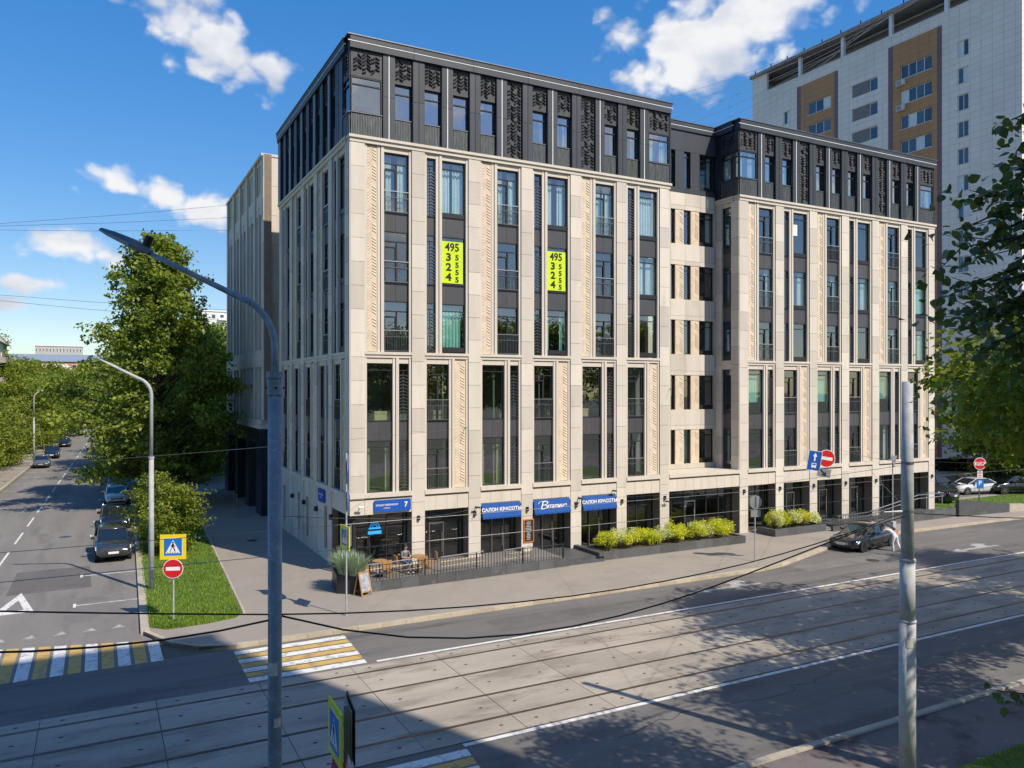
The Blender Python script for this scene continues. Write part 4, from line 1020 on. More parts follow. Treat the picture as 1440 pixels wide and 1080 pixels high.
# a frame board, menu board, tables and chairs
t = thing('a_frame_board', 'wooden A frame pavement board by the corner sign pole', 'board', T(-.32, -3.35, .1, R(25)))
for s in (-1, 1):
    Mx = T(-.32, -3.35, .1, R(25)) @ Matrix.Rotation(s * R(15), 4, 'X') @ Matrix.Identity(4); Mx = T(-.32, -3.35, .1, R(25)) @ Matrix.Translation((0, s * .28, 0)) @ Matrix.Rotation(s * R(14), 4, 'X')
    fr = MB(); fr.box(-.32, -.26, -.02, .02, 0, 1.1); fr.box(.26, .32, -.02, .02, 0, 1.1); fr.box(-.26, .26, -.02, .02, 1.03, 1.1); fr.box(-.26, .26, -.02, .02, .16, .22); fr.build('frame', WOOD, t, Mx)
    MB().box(-.26, .26, -.008, .008, .22, 1.03).build('panel', mat('poster_print', (.30, .33, .38), .6, var=.6, nscale=6) if s < 0 else BOARD, t, Mx)
t = thing('menu_board', 'orange framed chalk menu board on the pillar between two awnings', 'board', T(XP[3] + .36, -.03, 1.1))
fr = MB(); fr.box(-.33, -.28, -.05, 0, 0, 1.3); fr.box(.28, .33, -.05, 0, 0, 1.3); fr.box(-.28, .28, -.05, 0, 0, .06); fr.box(-.28, .28, -.05, 0, 1.24, 1.3); fr.build('frame', ORANGE, t, T(XP[3] + .45, -.005, .98)); MB().box(-.28, .28, -.02, 0, .06, 1.24).build('slate', BOARD, t, T(XP[3] + .45, -.005, .98))
mb = MB(); rnd = random.Random(4)
for i in range(12): w = rnd.uniform(.1, .22); mb.box(-w, w * .9, -.026, -.021, .16 + .088 * i, .19 + .088 * i)
mb.build('chalk_lines', TEXTPALE, t, T(XP[3] + .45, -.005, .98))


def cafe_chair(x, y, rz, label):
    t = thing('chair', label, 'chair', T(x, y, .5, rz), 'wooden chairs on the terrace'); M0 = T(x, y, .5, rz)
    for (a, b) in ((-.2, -.2), (.2, -.2), (-.2, .2), (.2, .2)): MB().tube([(a, b, 0), (a * .9, b * .9, .45)], .022, 6).build('leg', WOOD, t, M0)
    MB().box(-.24, .24, -.24, .24, .44, .48).build('seat', WOOD, t, M0); MB().box(-.24, .24, .21, .25, .50, .88).build('backrest', WOOD, t, M0)


def cafe_table(x, y, label):
    t = thing('table', label, 'table', T(x, y, .5), 'small tables on the terrace'); M0 = T(x, y, .5); MB().lathe([(.35, .70), (.36, .71), (.36, .74), (.35, .75)], 20).build('tabletop', WOOD, t, M0)
    MB().tube([(0, 0, .03), (0, 0, .70)], .03, 8).build('pedestal', FRAME, t, M0); MB().lathe([(.24, 0), (.24, .02), (.05, .04)], 16).build('base', FRAME, t, M0)


cafe_table(1.0, -1.75, 'small round wooden table beside the corner planter'); cafe_table(3.05, -1.6, 'small round wooden table beside the seated person')
for (x, y, r_) in ((.45, -1.6, 90), (1.6, -1.7, -90), (3.75, -1.7, -100), (1.1, -2.3, 185), (3.0, -2.25, 175)): cafe_chair(x, y, R(r_), 'wooden chair by a small table on the railed terrace')
cafe_chair(2.35, -1.55, R(20), 'wooden chair with the person sitting on it')
# ramp rails and low wall on the right
t = thing('ramp_railing', 'black balustrade with doubled steel handrails climbing the ramp by the black sedan', 'railing', T(37, -2.1, .1))
mb = MB(); x = 32.3
while x < 39.5: z = .15 + max(0, (x - 34)) * .05; mb.box(x - .012, x + .012, -2.25, -2.226, z, z + .95); x += .16
mb.box(32.3, 39.5, -2.25, -2.226, 1.12, 1.15); mb.build('balusters', FRAME, t)
for z in (.75, 1.0): MB().tube([(33.0, -2.05, z), (36.0, -2.05, z + .05), (41.5, -2.05, z + .9), (44.5, -2.05, z + .9)], .03, 6).build('handrail', STEEL, t)
for x in (33.2, 35.0, 37.5, 40.0, 42.5, 44.3): pbox('handrail_post', STEEL, x - .025, x + .025, -2.07, -2.03, .1, .98 + max(0, min(1, (x - 36) / 5.5)) * .85, t)
t = thing('ramp_wall', 'dark granite ramp wall along the right wing', 'wall', T(40, -2.2, .1))
for i in range(14): x = 32.2 + i * 1.05; pbox('granite_block', GRAN, x, x + 1.04, -2.4, -2.2, .08, .42 + .03 * i, t)
pbox('ramp', GRAN, 33.5, 46.8, -2.19, .6, .08, .30, t)
t = thing('low_wall', 'low dark wedge wall with pale end beside the lawn and stop sign', 'wall', T(48, -2, .1))
MB().add([(45.5, -2.6, .1), (51.2, -3.0, .1), (51.2, -2.7, .1), (45.5, -2.3, .1), (45.5, -2.6, 1.35), (51.2, -3.0, .75), (51.2, -2.7, .75), (45.5, -2.3, 1.35)], [(3, 2, 1, 0), (4, 5, 6, 7), (0, 1, 5, 4), (1, 2, 6, 5), (2, 3, 7, 6), (3, 0, 4, 7)]).build('wall_face', GRAN, t)
MB().add([(51.21, -3.0, .1), (53.0, -3.12, .1), (53.0, -2.8, .1), (51.21, -2.69, .1), (51.21, -3.0, .72), (53.0, -3.12, .62), (53.0, -2.8, .62), (51.21, -2.69, .72)], [(3, 2, 1, 0), (4, 5, 6, 7), (0, 1, 5, 4), (1, 2, 6, 5), (2, 3, 7, 6), (3, 0, 4, 7)]).build('wall_end', KERB, t)

BOXY = mat('cardboard', (.50, .44, .20), .8)
for (x, y, z, w, lab) in ((1.95, .75, 7.62, .95, 'yellow storage box on the sill behind the corner first order window'), (5.0, .85, 7.62, .6, 'olive storage box behind the second lower balcony window'), (14.2, .8, 7.62, .9, 'yellow storage box behind the lower window right of the script awning')):
    t = thing('storage_box', lab, 'box', T(x, y, z)); MB().box(-w / 2, w / 2, -.25, .25, 0, .78).build('carton', BOXY, t, T(x, y, z)); MB().box(-w / 2 - .02, w / 2 + .02, -.27, .27, .70, .82).build('lid', BOXY, t, T(x, y, z + .001))
# ================================================================ poles, lamps, signs, wires
def street_lamp(x, y, h, ang, arm, label, m=POLE, r=.11, headlen=.75, sensor=False, thick_to=None, rise=.45):
    """ang: plan direction of the arm"""
    t = thing('street_lamp', label, 'street lamp', T(x, y, .1)); d = Vector((math.cos(ang), math.sin(ang), 0)); M0 = T(x, y, 0)
    if thick_to:
        MB().tube([(0, 0, 0), (0, 0, thick_to)], [r, r * .98], 20).build('lower_pole', m, t, M0, True); MB().tube([(0, 0, thick_to), (0, 0, thick_to + .02), (0, 0, thick_to + .12)], [r * 1.02, r * 1.18, r * 1.18], 20).tube([(0, 0, thick_to - .24), (0, 0, thick_to - .0)], r * 1.1, 20).build('collar', m, t, M0)
        z0 = thick_to + .05; ru = r * .47
        bt = MB(); [bt.lathe([(.016, 0), (.016, .03)], 6, Matrix.Rotation(a, 4, 'Z') @ Matrix.Translation((r * 1.08, 0, thick_to - .13)) @ Matrix.Rotation(R(90), 4, 'Y')) for a in (0, 1.6, 3.1, 4.7)]; bt.build('bolts', BLACK, t, M0)
    else:
        MB().tube([(0, 0, 0), (0, 0, h * .62)], [r, r * .82], 14).build('lower_pole', m, t, M0, True); MB().tube([(0, 0, h * .62), (0, 0, h * .62 + .1)], r * 1.0, 14).build('collar', m, t, M0); z0 = h * .62; ru = r * .62
        pbox('hatch', RAILM, -r * .55, r * .55, -r - .02, -r + .05, .6, 1.05, t, M0)
    top = h; R0 = .85
    pts = [(0, 0, z0), (0, 0, top - R0)]
    for q in range(1, 8):
        a = q / 7 * R(72); pts.append(tuple(d * (R0 * (1 - math.cos(a))) + Vector((0, 0, top - R0 + R0 * math.sin(a)))))
    p0 = Vector(pts[-1]); e = d * arm + Vector((0, 0, top + rise)); pts += [tuple(p0.lerp(e, .5)), tuple(e)]
    MB().tube(pts, [ru] * (len(pts) - 2) + [ru * .85, ru * .8], 12).build('arm', m, t, M0, True)
    u = (e - p0).normalized(); sd = Vector((-d.y, d.x, 0)); n = u.cross(sd) * -1
    if n.z < 0: n = -n
    mb = MB(); q_ = 1.35 if sensor else 1; prof = [(a, b * q_, c * q_) for a, b, c in ((-.12, .05, .045), (.05, .075, .07), (.25, .105, .075), (.7, .10, .055), (.95, .06, .03), (1.0, .02, .012))]; k = len(prof); vs = []
    for s, w, hh in prof:
        c = e + u * s * headlen
        vs += [c + sd * w + n * hh * .2, c + sd * w * .6 + n * hh, c - sd * w * .6 + n * hh, c - sd * w + n * hh * .2, c - sd * w - n * hh * .4, c + sd * w - n * hh * .4]
    fs = [(i * 6 + j, i * 6 + (j + 1) % 6, (i + 1) * 6 + (j + 1) % 6, (i + 1) * 6 + j) for i in range(k - 1) for j in range(6)] + [(5, 4, 3, 2, 1, 0), tuple(range((k - 1) * 6, k * 6))]
    hd = mb.add(vs, fs).build('lamp_head', m if not sensor else RAILM, t, M0)
    lens = MB(); c0, c1 = e + u * .28 * headlen, e + u * .92 * headlen
    lens.add([c0 + sd * .07 - n * .034, c0 - sd * .07 - n * .034, c1 - sd * .045 - n * .020, c1 + sd * .045 - n * .020, c0 + sd * .07 - n * .015, c0 - sd * .07 - n * .015, c1 - sd * .045 - n * .008, c1 + sd * .045 - n * .008], [(0, 1, 2, 3), (0, 4, 5, 1), (2, 6, 7, 3), (1, 5, 6, 2), (3, 7, 4, 0)]).build('lens', mat('lamp_lens', (.55, .45, .25), .3) if 'lamp_lens' not in bpy.data.materials else bpy.data.materials['lamp_lens'], hd, M0)
    if sensor:
        c = e + u * .02; MB().tube([tuple(c + n * .05), tuple(c + n * .25)], .065, 12).build('sensor', BLACK, hd, M0)
    return t


street_lamp(-8.7, -26.0, 11.05, math.atan2(.6, -.8), 2.2, 'blue grey lamp post with long arm standing by the tram road', POLEB, .107, .88, True, 9.72, rise=.72)
street_lamp(-8.89, 2.25, 10.15, math.pi, 1.45, 'pale galvanised lamp post standing on the lawn', POLE, .13, .8, rise=.42)
street_lamp(-21.2 + .03 * 84, 84, 9.3, 0, 1.8, 'small distant lamp post beside the row of parked cars', POLE, .13, .8)
street_lamp(-21.2 + .03 * 150, 150, 9.3, 0, 1.8, 'farthest lamp post down the tree lined street', POLE, .13, .8)
# tram pole on the right
STK = mat('faded_sticker', (.62, .60, .55), .7, var=.3, nscale=12)
t = thing('tram_pole', 'thick grey stepped steel pole by the tram road', 'pole', T(6.62, -25.9, .08)); M0 = T(6.62, -25.9, 0)
MB().tube([(0, 0, 0), (0, 0, 3.85)], .195, 24).build('base_section', POLE, t, M0, True); MB().tube([(0, 0, 3.8), (0, 0, 5.35)], .178, 24).build('lower_section', POLE, t, M0, True)
MB().tube([(0, 0, 5.36), (0, 0, 9.76)], [.155, .125], 24).build('upper_section', POLE, t, M0, True); MB().tube([(0, 0, 5.3), (0, 0, 5.37)], .19, 24).build('step_ring', POLE, t, M0, True); MB().tube([(0, 0, 3.8), (0, 0, 3.86)], .205, 24).build('step_ring', POLE, t, M0, True)
for z in (7.75, 6.55): MB().tube([(0, 0, z - .03), (0, 0, z + .03)], .15, 20).build('clamp', RAILM, t, M0)
INS = mat('white_insulator', (.7, .7, .68), .3)
for (z, a) in ((7.75, .75), (6.6, .35)):
    d = Vector((math.cos(a), math.sin(a), 0)); MB().tube([tuple(d * .14 + Vector((0, 0, z))), tuple(d * .45 + Vector((0, 0, z - .04)))], [.03, .02], 8).build('insulator', INS, t, M0)
MB().tube([(-.14, .03, 6.55), (-.55, .25, 6.53)], [.03, .012], 8).build('insulator', INS, t, M0)
# faces of the signs, in local x (right) z (up), looking to -y
def poly(pts, m, name, parent, M, y=-.012, th=.004):
    mb = MB(); n = len(pts); mb.add([(p[0], y, p[1]) for p in pts] + [(p[0], y + th, p[1]) for p in pts], [tuple(range(n)), tuple(range(2 * n - 1, n - 1, -1))] + [(i, n + i, n + (i + 1) % n, (i + 1) % n) for i in range(n)])
    return mb.build(name, m, parent, M)


def disc_pts(r, n=24, cx=0, cz=0): return [(cx + r * math.cos(2 * math.pi * i / n), cz + r * math.sin(2 * math.pi * i / n)) for i in range(n)]


def rect(w, h, cx=0, cz=0): return [(cx - w / 2, cz - h / 2), (cx + w / 2, cz - h / 2), (cx + w / 2, cz + h / 2), (cx - w / 2, cz + h / 2)]


def ped_face(parent, M, s, border):
    pl = poly(rect(s, s), border, 'plate', parent, M, -.03, .03)
    poly(rect(s * .72, s * .72), SIGNW, 'white_edge', pl, M, -.034); poly(rect(s * .69, s * .69), SIGNB2, 'blue_field', pl, M, -.038)
    poly([(-.28 * s, -.25 * s), (.28 * s, -.25 * s), (0, .28 * s)], SIGNW, 'triangle', pl, M, -.042)
    mb = MB(); k = s
    for P in ([(-.03, .14), (.03, .14), (.035, .19), (0, .215), (-.035, .19)], [(-.04, .0), (.035, -.005), (.045, .11), (0, .135), (-.045, .11)], [(-.04, .0), (.0, .0), (-.06, -.10), (-.10, -.19), (-.13, -.18), (-.075, -.08)], [(.0, .0), (.04, -.01), (.075, -.08), (.10, -.18), (.06, -.18), (.035, -.09)],
              [(-.04, .10), (-.09, .03), (-.07, .01), (-.02, .07)], [(.03, .10), (.09, .02), (.07, .005), (.02, .07)]):
        mb.add([(a * k, -.046, b * k) for a, b in P], [tuple(range(len(P)))])
    for i in range(5): mb.add([((-.22 + .095 * i) * k, -.046, -.235 * k), ((-.19 + .095 * i) * k, -.046, -.235 * k), ((-.175 + .095 * i) * k, -.046, -.205 * k), ((-.205 + .095 * i) * k, -.046, -.205 * k)], [(0, 1, 2, 3)])
    mb.build('walking_figure', SIGNK, pl, M)


def pole(parent, x, y, h, r=.035, m=POLE): return MB().tube([(x, y, 0.05), (x, y, h)], r, 10).build('post', m, parent)


t = thing('road_sign', 'yellow bordered crossing sign above a red no entry disc on the lawn tip', 'sign', T(-8.39, -3.64, .13)); pole(t, -8.39, -3.64, 3.65); M0 = T(-8.39, -3.64, 3.13, R(-20))
ped_face(t, M0 @ Matrix.Translation((0, -.04, 0)), 1.02, SIGNYW); M1 = T(-8.39, -3.64, 2.24, R(-20)) @ Matrix.Translation((0, -.05, 0))
poly(disc_pts(.40), SIGNW, 'disc', t, M1, -.02, .02); poly(disc_pts(.375), SIGNR, 'red_field', t, M1, -.025); poly(rect(.55, .15), SIGNW, 'bar', t, M1, -.03)
t = thing('road_sign', 'narrow looking crossing sign on the corner pole beside the A frame board', 'sign', T(-1.93, -6.26, .1)); pole(t, -1.93, -6.26, 6.9); ped_face(t, T(-1.93, -6.26, 3.38, R(-84)) @ Matrix.Translation((0, -.05, 0)), .98, SIGNY)
poly(rect(.9, .9), SIGNG, 'back_plate', t, T(-1.93, -6.26, 3.38, R(62)) @ Matrix.Translation((0, -.10, 0)), -.02, .02)
for z in (6.2, 4.95): poly([(0, -.62), (.48, 0), (0, .62), (-.48, 0)] if z > 5 else disc_pts(.42, 20), SIGNG, 'edge_on_plate', t, T(-1.93, -6.26, z, R(72)) @ Matrix.Translation((0, -.06, 0)), -.02, .02); poly([(0, -.57), (.44, 0), (0, .57), (-.44, 0)] if z > 5 else disc_pts(.38, 20), SIGNB, 'plate_face', t, T(-1.93, -6.26, z, R(72)) @ Matrix.Translation((0, -.06, 0)), -.025)
t = thing('road_sign', 'lime bordered crossing sign with dark twin plate beside the near tram kerb', 'sign', T(-7.44, -25.5, .1)); pole(t, -7.44, -25.5, 4.25, .035)
ped_face(t, T(-7.56, -25.5, 3.82, R(-92)) @ Matrix.Translation((0, -.04, 0)), .92, SIGNY)
poly(rect(.92, .92), SIGNK, 'twin_plate', t, T(-7.36, -25.42, 3.82, R(82)) @ Matrix.Translation((0, -.02, 0)), -.02, .02); poly(rect(.86, .86), SIGNG, 'twin_back', t, T(-7.36, -25.42, 3.82, R(82)), .01, .006)
M1 = T(-7.50, -25.5, 3.05, R(-84)) @ Matrix.Translation((0, -.04, 0)); poly(disc_pts(.35), SIGNR, 'disc', t, M1, -.02, .02); poly(disc_pts(.29), SIGNB, 'blue_field', t, M1, -.025); poly([(-.24, .17), (-.17, .24), (.24, -.17), (.17, -.24)], SIGNR, 'slash', t, M1, -.03)
t = thing('road_sign', 'grey back of a round sign and plate on the pole by the kerb bend', 'sign', T(20.9, -6.6, .1)); pole(t, 20.9, -6.6, 3.75, .033); M0 = T(20.9, -6.55, 3.36, R(165))
poly(disc_pts(.36), SIGNG, 'disc', t, M0, -.02, .02); poly(disc_pts(.30), SIGNW, 'disc_face', t, M0, -.024); poly(rect(.6, .38), SIGNG, 'plate', t, T(20.9, -6.66, 2.74, R(-15)), -.0, .012); poly(disc_pts(.37), SIGNG, 'disc_back', t, T(20.9, -6.66, 3.36, R(-15)), .0, .012)
poly(rect(.10, .6), RAILM, 'bracket', t, T(20.9, -6.66, 3.36, R(-15)), -.012, .01)
t = thing('road_sign', 'round red STOP sign over a blue parking plate on the grass strip', 'sign', T(50.1, -1.3, .1)); pole(t, 50.1, -1.3, 4.1, .04, RAILM); M0 = T(50.1, -1.36, 3.75, R(-30))
poly(disc_pts(.48), SIGNW, 'disc', t, M0, -.02, .02); poly(disc_pts(.44), SIGNR, 'red_field', t, M0, -.025); poly(rect(.78, .26), SIGNW, 'band', t, M0, -.03); text('lettering', 'STOP', SIGNR, .25, M0 @ Matrix.Translation((0, -.035, 0)) @ FACE, t, bold=.008, sx=1.0)
poly(rect(.40, .62), SIGNW, 'white_plate', t, T(50.1, -1.36, 2.88, R(-30)), -.02, .02); mb = MB(); [mb.box(-.12, .12, -.026, -.021, -.22 + .14 * i, -.16 + .14 * i) for i in range(4)]; mb.build('plate_lines', SIGNR, t, T(50.1, -1.36, 2.88, R(-30)))
poly(rect(.52, .70), SIGNB2, 'blue_plate', t, T(50.1, -1.36, 2.15, R(-30)), -.02, .02); text('lettering', 'P', SIGNW, .5, T(50.1, -1.36, 2.22, R(-30)) @ Matrix.Translation((0, -.025, 0)) @ FACE, t, bold=.01)
# yield sign back and pole near the ramp
t = thing('road_sign', 'inverted triangle sign seen from behind beside the ramp end', 'sign', T(35.9, -4.1, .1)); pole(t, 35.9, -4.1, 5.2, .04); poly([(-.45, .38), (.0, -.4), (.45, .38)][::-1], SIGNG, 'back_plate', t, T(35.95, -4.16, 4.75, R(10)), -.01, .02)
pbox('base_box', POLE, 35.75, 36.05, -4.25, -3.95, .1, .75, t)
# signs hung on the span wire
hs_ = Vector((23.46, -9.85, 0))
t = thing('hanging_sign', 'tilted blue bus lane sign hung on a wire above the road', 'sign', T(hs_.x, hs_.y, 5.4)); M0 = T(hs_.x - 1.02, hs_.y + .54, 5.80, R(-24)) @ Matrix.Rotation(R(9), 4, 'Y')
poly(rect(.74, 1.05), SIGNW, 'plate', t, M0, -.02, .02); poly(rect(.70, 1.01), SIGNB, 'blue_field', t, M0, -.025)
poly([(-.04, -.02), (.04, -.02), (.04, .22), (.12, .22), (0, .42), (-.12, .22), (-.04, .22)], SIGNW, 'arrow', t, M0, -.03); poly(rect(.26, .22, 0, -.24), SIGNW, 'bus', t, M0, -.03); poly(rect(.19, .07, 0, -.20), SIGNB, 'bus_window', t, M0, -.034); poly(rect(.06, .05, -.08, -.37), SIGNW, 'bus_wheel', t, M0, -.03); poly(rect(.06, .05, .08, -.37), SIGNW, 'bus_wheel', t, M0, -.03)
t = thing('hanging_sign', 'red no entry disc hung on a wire above the road with an arrow plate', 'sign', T(hs_.x + .75, hs_.y + .7, 5.0)); M0 = T(hs_.x - .35, hs_.y + .32, 5.90, R(-24)) @ Matrix.Rotation(R(9), 4, 'Y')
poly(disc_pts(.47), SIGNW, 'disc', t, M0, -.02, .02); poly(disc_pts(.44), SIGNR, 'red_field', t, M0, -.025); poly(rect(.64, .17), SIGNW, 'bar', t, M0, -.03)
M1 = M0 @ Matrix.Translation((-.02, 0, -.78)); poly(rect(.72, .44), SIGNG, 'arrow_plate', t, M1, -.02, .02); poly([(-.28, .16), (-.20, .2), (.0, -.0), (.08, .1), (.14, -.16), (-.14, -.12), (-.06, -.04)][::-1], SIGNK, 'arrow', t, M1, -.026)


def wire(name, a, b, sag, r, m, label, cat, n=14, group=None, skew=.5):
    a, b = Vector(a), Vector(b); pts = []
    for i in range(n + 1):
        s = i / n; q = 4 * s * (1 - s); q *= 1 + (skew - .5) * 2 * (1 - 2 * s); p = a.lerp(b, s); p.z -= sag * q; pts.append(tuple(p))
    o = MB().tube(pts, r, 5).build(name, m, None, None, True); return tag(o, label, cat, group)


PL, PR = (-8.7, -26, 6.07), (6.62, -25.9, 6.5)
wire('cable', PL, (6.62, -25.9, 6.56), .62, .013, CABLE, 'upper black cable sagging between lamp post and tram pole', 'cable')
wire('cable', PL, (6.62, -25.9, 6.44), 1.0, .016, CABLE, 'deeper sagging black cable between lamp post and tram pole', 'cable', skew=.85)
wire('cable', (-20, -26, 8.0), PL, .10, .013, CABLE, 'upper black cable running left from the lamp post', 'cable'); wire('cable', (-20, -26, 7.95), (-8.7, -26, 6.0), .58, .016, CABLE, 'lower sagging black cable running left from the lamp post', 'cable', skew=.3)
wire('cable', (6.62, -25.9, 6.5), (60, -26, 6.8), 1.6, .013, CABLE, 'black cable running right from the tram pole', 'cable')
wire('cable', (46.9, 0.3, 3.9), (90, -8, 6.5), 1.4, .014, CABLE, 'black cable drooping over the lawn from the right wing end', 'cable')
for y, z, lab in ((-13.7, 5.22, 'tram contact wire over the track nearer the building'), (-17.3, 5.18, 'tram contact wire over the track nearer the lamp post')): wire('contact_wire', (-90, y, z), (110, y, z), .0, .009, WIRE, lab, 'wire', 4)
hooks = [(6.4, 0, 7.5), (33.8, 0, 6.06), (37.2, 0, 5.5), (20.3, 0, 9.6), (7.0, 0, 3.2), (13.6, 0, 3.3)]
for i, h in enumerate(hooks): MB().tube([(h[0], .12, h[2]), (h[0], -.12, h[2] + .02)], .02, 6).tube([(h[0], -.1, h[2]), (h[0] - .1, -.35, h[2] - .35)], .012, 5).build('wall_hook', RAILM, BLD)
ends = [((6.4, -.12, 7.5), (-30, -26, 8)), ((33.8, -.12, 6.06), (6.62, -25.9, 7.75)), ((37.2, -.12, 5.5), (6.62, -25.9, 6.6)), ((7.0, -.12, 3.2), (-8.7, -26, 7.6)), ((13.6, -.12, 3.3), (6.62, -25.9, 7.7)), ((33.8, -.12, 6.1), (60, -26, 7.6))]
labs = ['span wire from the carved panel hook towards the left', 'span wire carrying the hanging road signs', 'lower span wire from right wing to tram pole', 'span wire from an awning pillar to the lamp post', 'span wire from beside the third awning to the tram pole', 'span wire from right wing across the road to the right']
for (a, b), l in zip(ends, labs): wire('span_wire', a, b, .25, .006, RAILM, l, 'wire', 10)
for i in range(5): wire('sky_wire', (-110 - 9 * i, 95, 26 + 3.2 * i), (2, 36 + i, 26.8 - i * 1.1 if i < 3 else 20 - i), 3.0, .016, RAILM, 'thin overhead line crossing the sky beyond the linden', 'wire', 10, 'overhead lines on the left')
for i in range(6): wire('sky_wire', (12 + 3.0 * i, 14, 27.35), (71.9, 14 + 2.2 * i, 54.5), 2.2, .016, RAILM, 'thin overhead line from the dark roof up to the tower', 'wire', 10, 'overhead lines to the tower')

for (x, y, r, z, h_, a0, a1, lab) in ((-8.7, -26.0, .1075, 5.15, .20, 3.6, 4.9, 'torn paper sticker on the near lamp post'), (-8.7, -26.0, .1075, 4.35, .14, 4.4, 5.4, 'small faded sticker low on the near lamp post'), (6.62, -25.9, .197, 3.2, .24, 3.5, 4.6, 'faded notice pasted on the tram pole base')):
    n = 8; vs = []
    for i in range(n + 1): a = a0 + (a1 - a0) * i / n; vs += [(x + (r + .003) * math.cos(a), y + (r + .003) * math.sin(a), z), (x + (r + .003) * math.cos(a), y + (r + .003) * math.sin(a), z + h_ + .03 * math.sin(3 * i))]
    tag(MB().add(vs, [(2 * i, 2 * i + 2, 2 * i + 3, 2 * i + 1) for i in range(n)]).build('sticker', STK), lab, 'sticker')
# ================================================================ trees
def tree_parts(seed, h, r, base, trunk, boughs, clumps, leaves, leaf, m, sig=(.9, .34), droop=.35, prof=None, shape=4, crown_off=0):
    rs = np.random.RandomState(seed); rnd = random.Random(seed)
    prof = prof or (lambda s: math.sin(math.pi * min(1, .12 + .88 * s)) ** .6 if s > .35 else .55 + s * 1.2)
    tb = MB(); top = h * .88; pts = []; lean = (rnd.uniform(-.3, .3), rnd.uniform(-.3, .3))
    for i in range(8): s = i / 7; pts.append((lean[0] * s + rnd.uniform(-.06, .06) * h * .05, lean[1] * s + rnd.uniform(-.06, .06) * h * .05, top * s))
    rad = [trunk * (1.35 if i == 0 else (1 - .88 * i / 7)) for i in range(8)]
    tb.tube(pts, rad, 10)
    def at(z):
        s = min(.999, max(0, z / top)) * 7; i = int(s); a, b = Vector(pts[i]), Vector(pts[min(7, i + 1)]); return a.lerp(b, s - i)
    cs = []
    for i in range(boughs):
        s = (i + rnd.random()) / boughs; z = base + (h - base) * s; q = rnd.random() ** .42; a = i * 2.399 + rnd.uniform(-.4, .4)
        rr = r * prof(s) * q * (1 + .22 * math.sin(3 * a + seed) + rnd.uniform(-.18, .22)); c = Vector((rr * math.cos(a), rr * math.sin(a), z + rnd.uniform(-.3, .3))); c.x += lean[0] * s; c.y += lean[1] * s
        cs.append(c)
        if q > .25:
            zs = max(base * .7, min(top * .97, z - rr * .55)); p0 = at(zs); md = p0.lerp(c, .55) + Vector((0, 0, .12 * rr)); r0 = max(.02, trunk * .42 * (1 - .75 * zs / top))
            tb.tube([tuple(p0), tuple(md), tuple(c)], [r0, r0 * .6, r0 * .2], 5, False)
            for j in range(2): e = c + Vector((rnd.gauss(0, sig[0]), rnd.gauss(0, sig[0]), rnd.gauss(0, sig[0] * .5))); tb.tube([tuple(md.lerp(c, .5)), tuple(e)], [r0 * .35, r0 * .1], 4, False)
    cs = np.array([list(c) for c in cs]); n1 = boughs * clumps
    out = np.stack([cs[:, 0], cs[:, 1], np.zeros(len(cs))], 1); out /= np.linalg.norm(out, axis=1)[:, None] + 1e-6
    cl = np.repeat(cs, clumps, 0) + rs.normal(0, 1, (n1, 3)) * np.array([sig[0], sig[0], sig[0] * .62]) + np.repeat(out, clumps, 0) * rs.rand(n1, 1) * .4
    n2 = n1 * leaves; lf = np.repeat(cl, leaves, 0) + rs.normal(0, 1, (n2, 3)) * np.array([sig[1], sig[1], sig[1] * .55])
    lf[:, 2] = np.maximum(lf[:, 2], .15)
    crown = leaf_mesh('crown', lf, rs, leaf, m, up=.6, shape=shape, droop=droop)
    tm = tb.mesh('trunk', True); tm.materials.append(BARK); return tm, crown


def tree(parts, x, y, label, z=.1, rz=0, s=1, group=None, name='tree', cat='tree', sz=None):
    M0 = T(x, y, z, rz) @ Matrix.Diagonal((s, s, sz or s, 1)); t = thing(name, label, cat, T(x, y, z), group)
    inst('trunk', parts[0], t, M0); inst('crown', parts[1], t, M0); return t


conic = lambda s: (.70 + .9 * s if s < .25 else (.95 if s < .40 else .95 * (1 - (s - .40) / .60) ** .80 + .04))
big = tree_parts(11, 21.6, 5.7, 2.3, .36, 125, 25, 15, .33, LEAF, (.66, .27), .6, conic)
tree(big, -6.7, 31, 'tall dense linden tree towering over the lawn beside the parked cars')
mid = tree_parts(12, 12, 4.2, 2.5, .2, 70, 22, 14, .36, LEAF2, (.85, .32), .3)
mid2 = tree_parts(13, 11, 4.6, 1.2, .18, 70, 22, 13, .40, LEAF2, (.95, .36), .3)
dk = tree_parts(14, 16, 5.4, 1.6, .28, 90, 20, 13, .42, LEAF, (1.0, .36), .4)
tree(dk, -3.6, 49, 'dark leafy tree just behind the tall linden', rz=1); tree(dk, 1.5, 60, 'dark leafy tree behind the rear wing portal', rz=2.5, s=1.02); tree(dk, -6.5, 66, 'shaded leafy tree further along the right verge', rz=4, s=1.05)
tree(dk, -4, 88, 'leafy tree far along the right verge of the side street', rz=.5, s=1.0); tree(dk, 6, 76, 'dark leafy tree standing deep behind the rear wing', rz=5.2, s=1.1)
for i, (x, y) in enumerate(((-2.2, 118), (-1.6, 150), (-.5, 190))): tree(mid if i % 2 else dk, x, y, ['leafy tree leaning over the right verge near distant cars', 'distant leafy tree on the right verge of the side street', 'farthest leafy tree on the right verge'][i], rz=i * 1.4, s=1.0)
sm = tree_parts(15, 4.9, 1.75, .5, .05, 42, 20, 9, .20, LEAF2, (.38, .16), .3)
tree(sm, -7.35, 10.8, 'bushy young tree behind the galvanised lamp post', s=.76, name='young_tree'); tree(sm, -7.9, 15.5, 'second bushy young tree between lamp post and linden', rz=2, s=.8, name='young_tree')
bush = tree_parts(16, 7.0, 3.2, .5, .1, 70, 20, 12, .30, LEAF2, (.65, .28), .3)
rnd = random.Random(21)
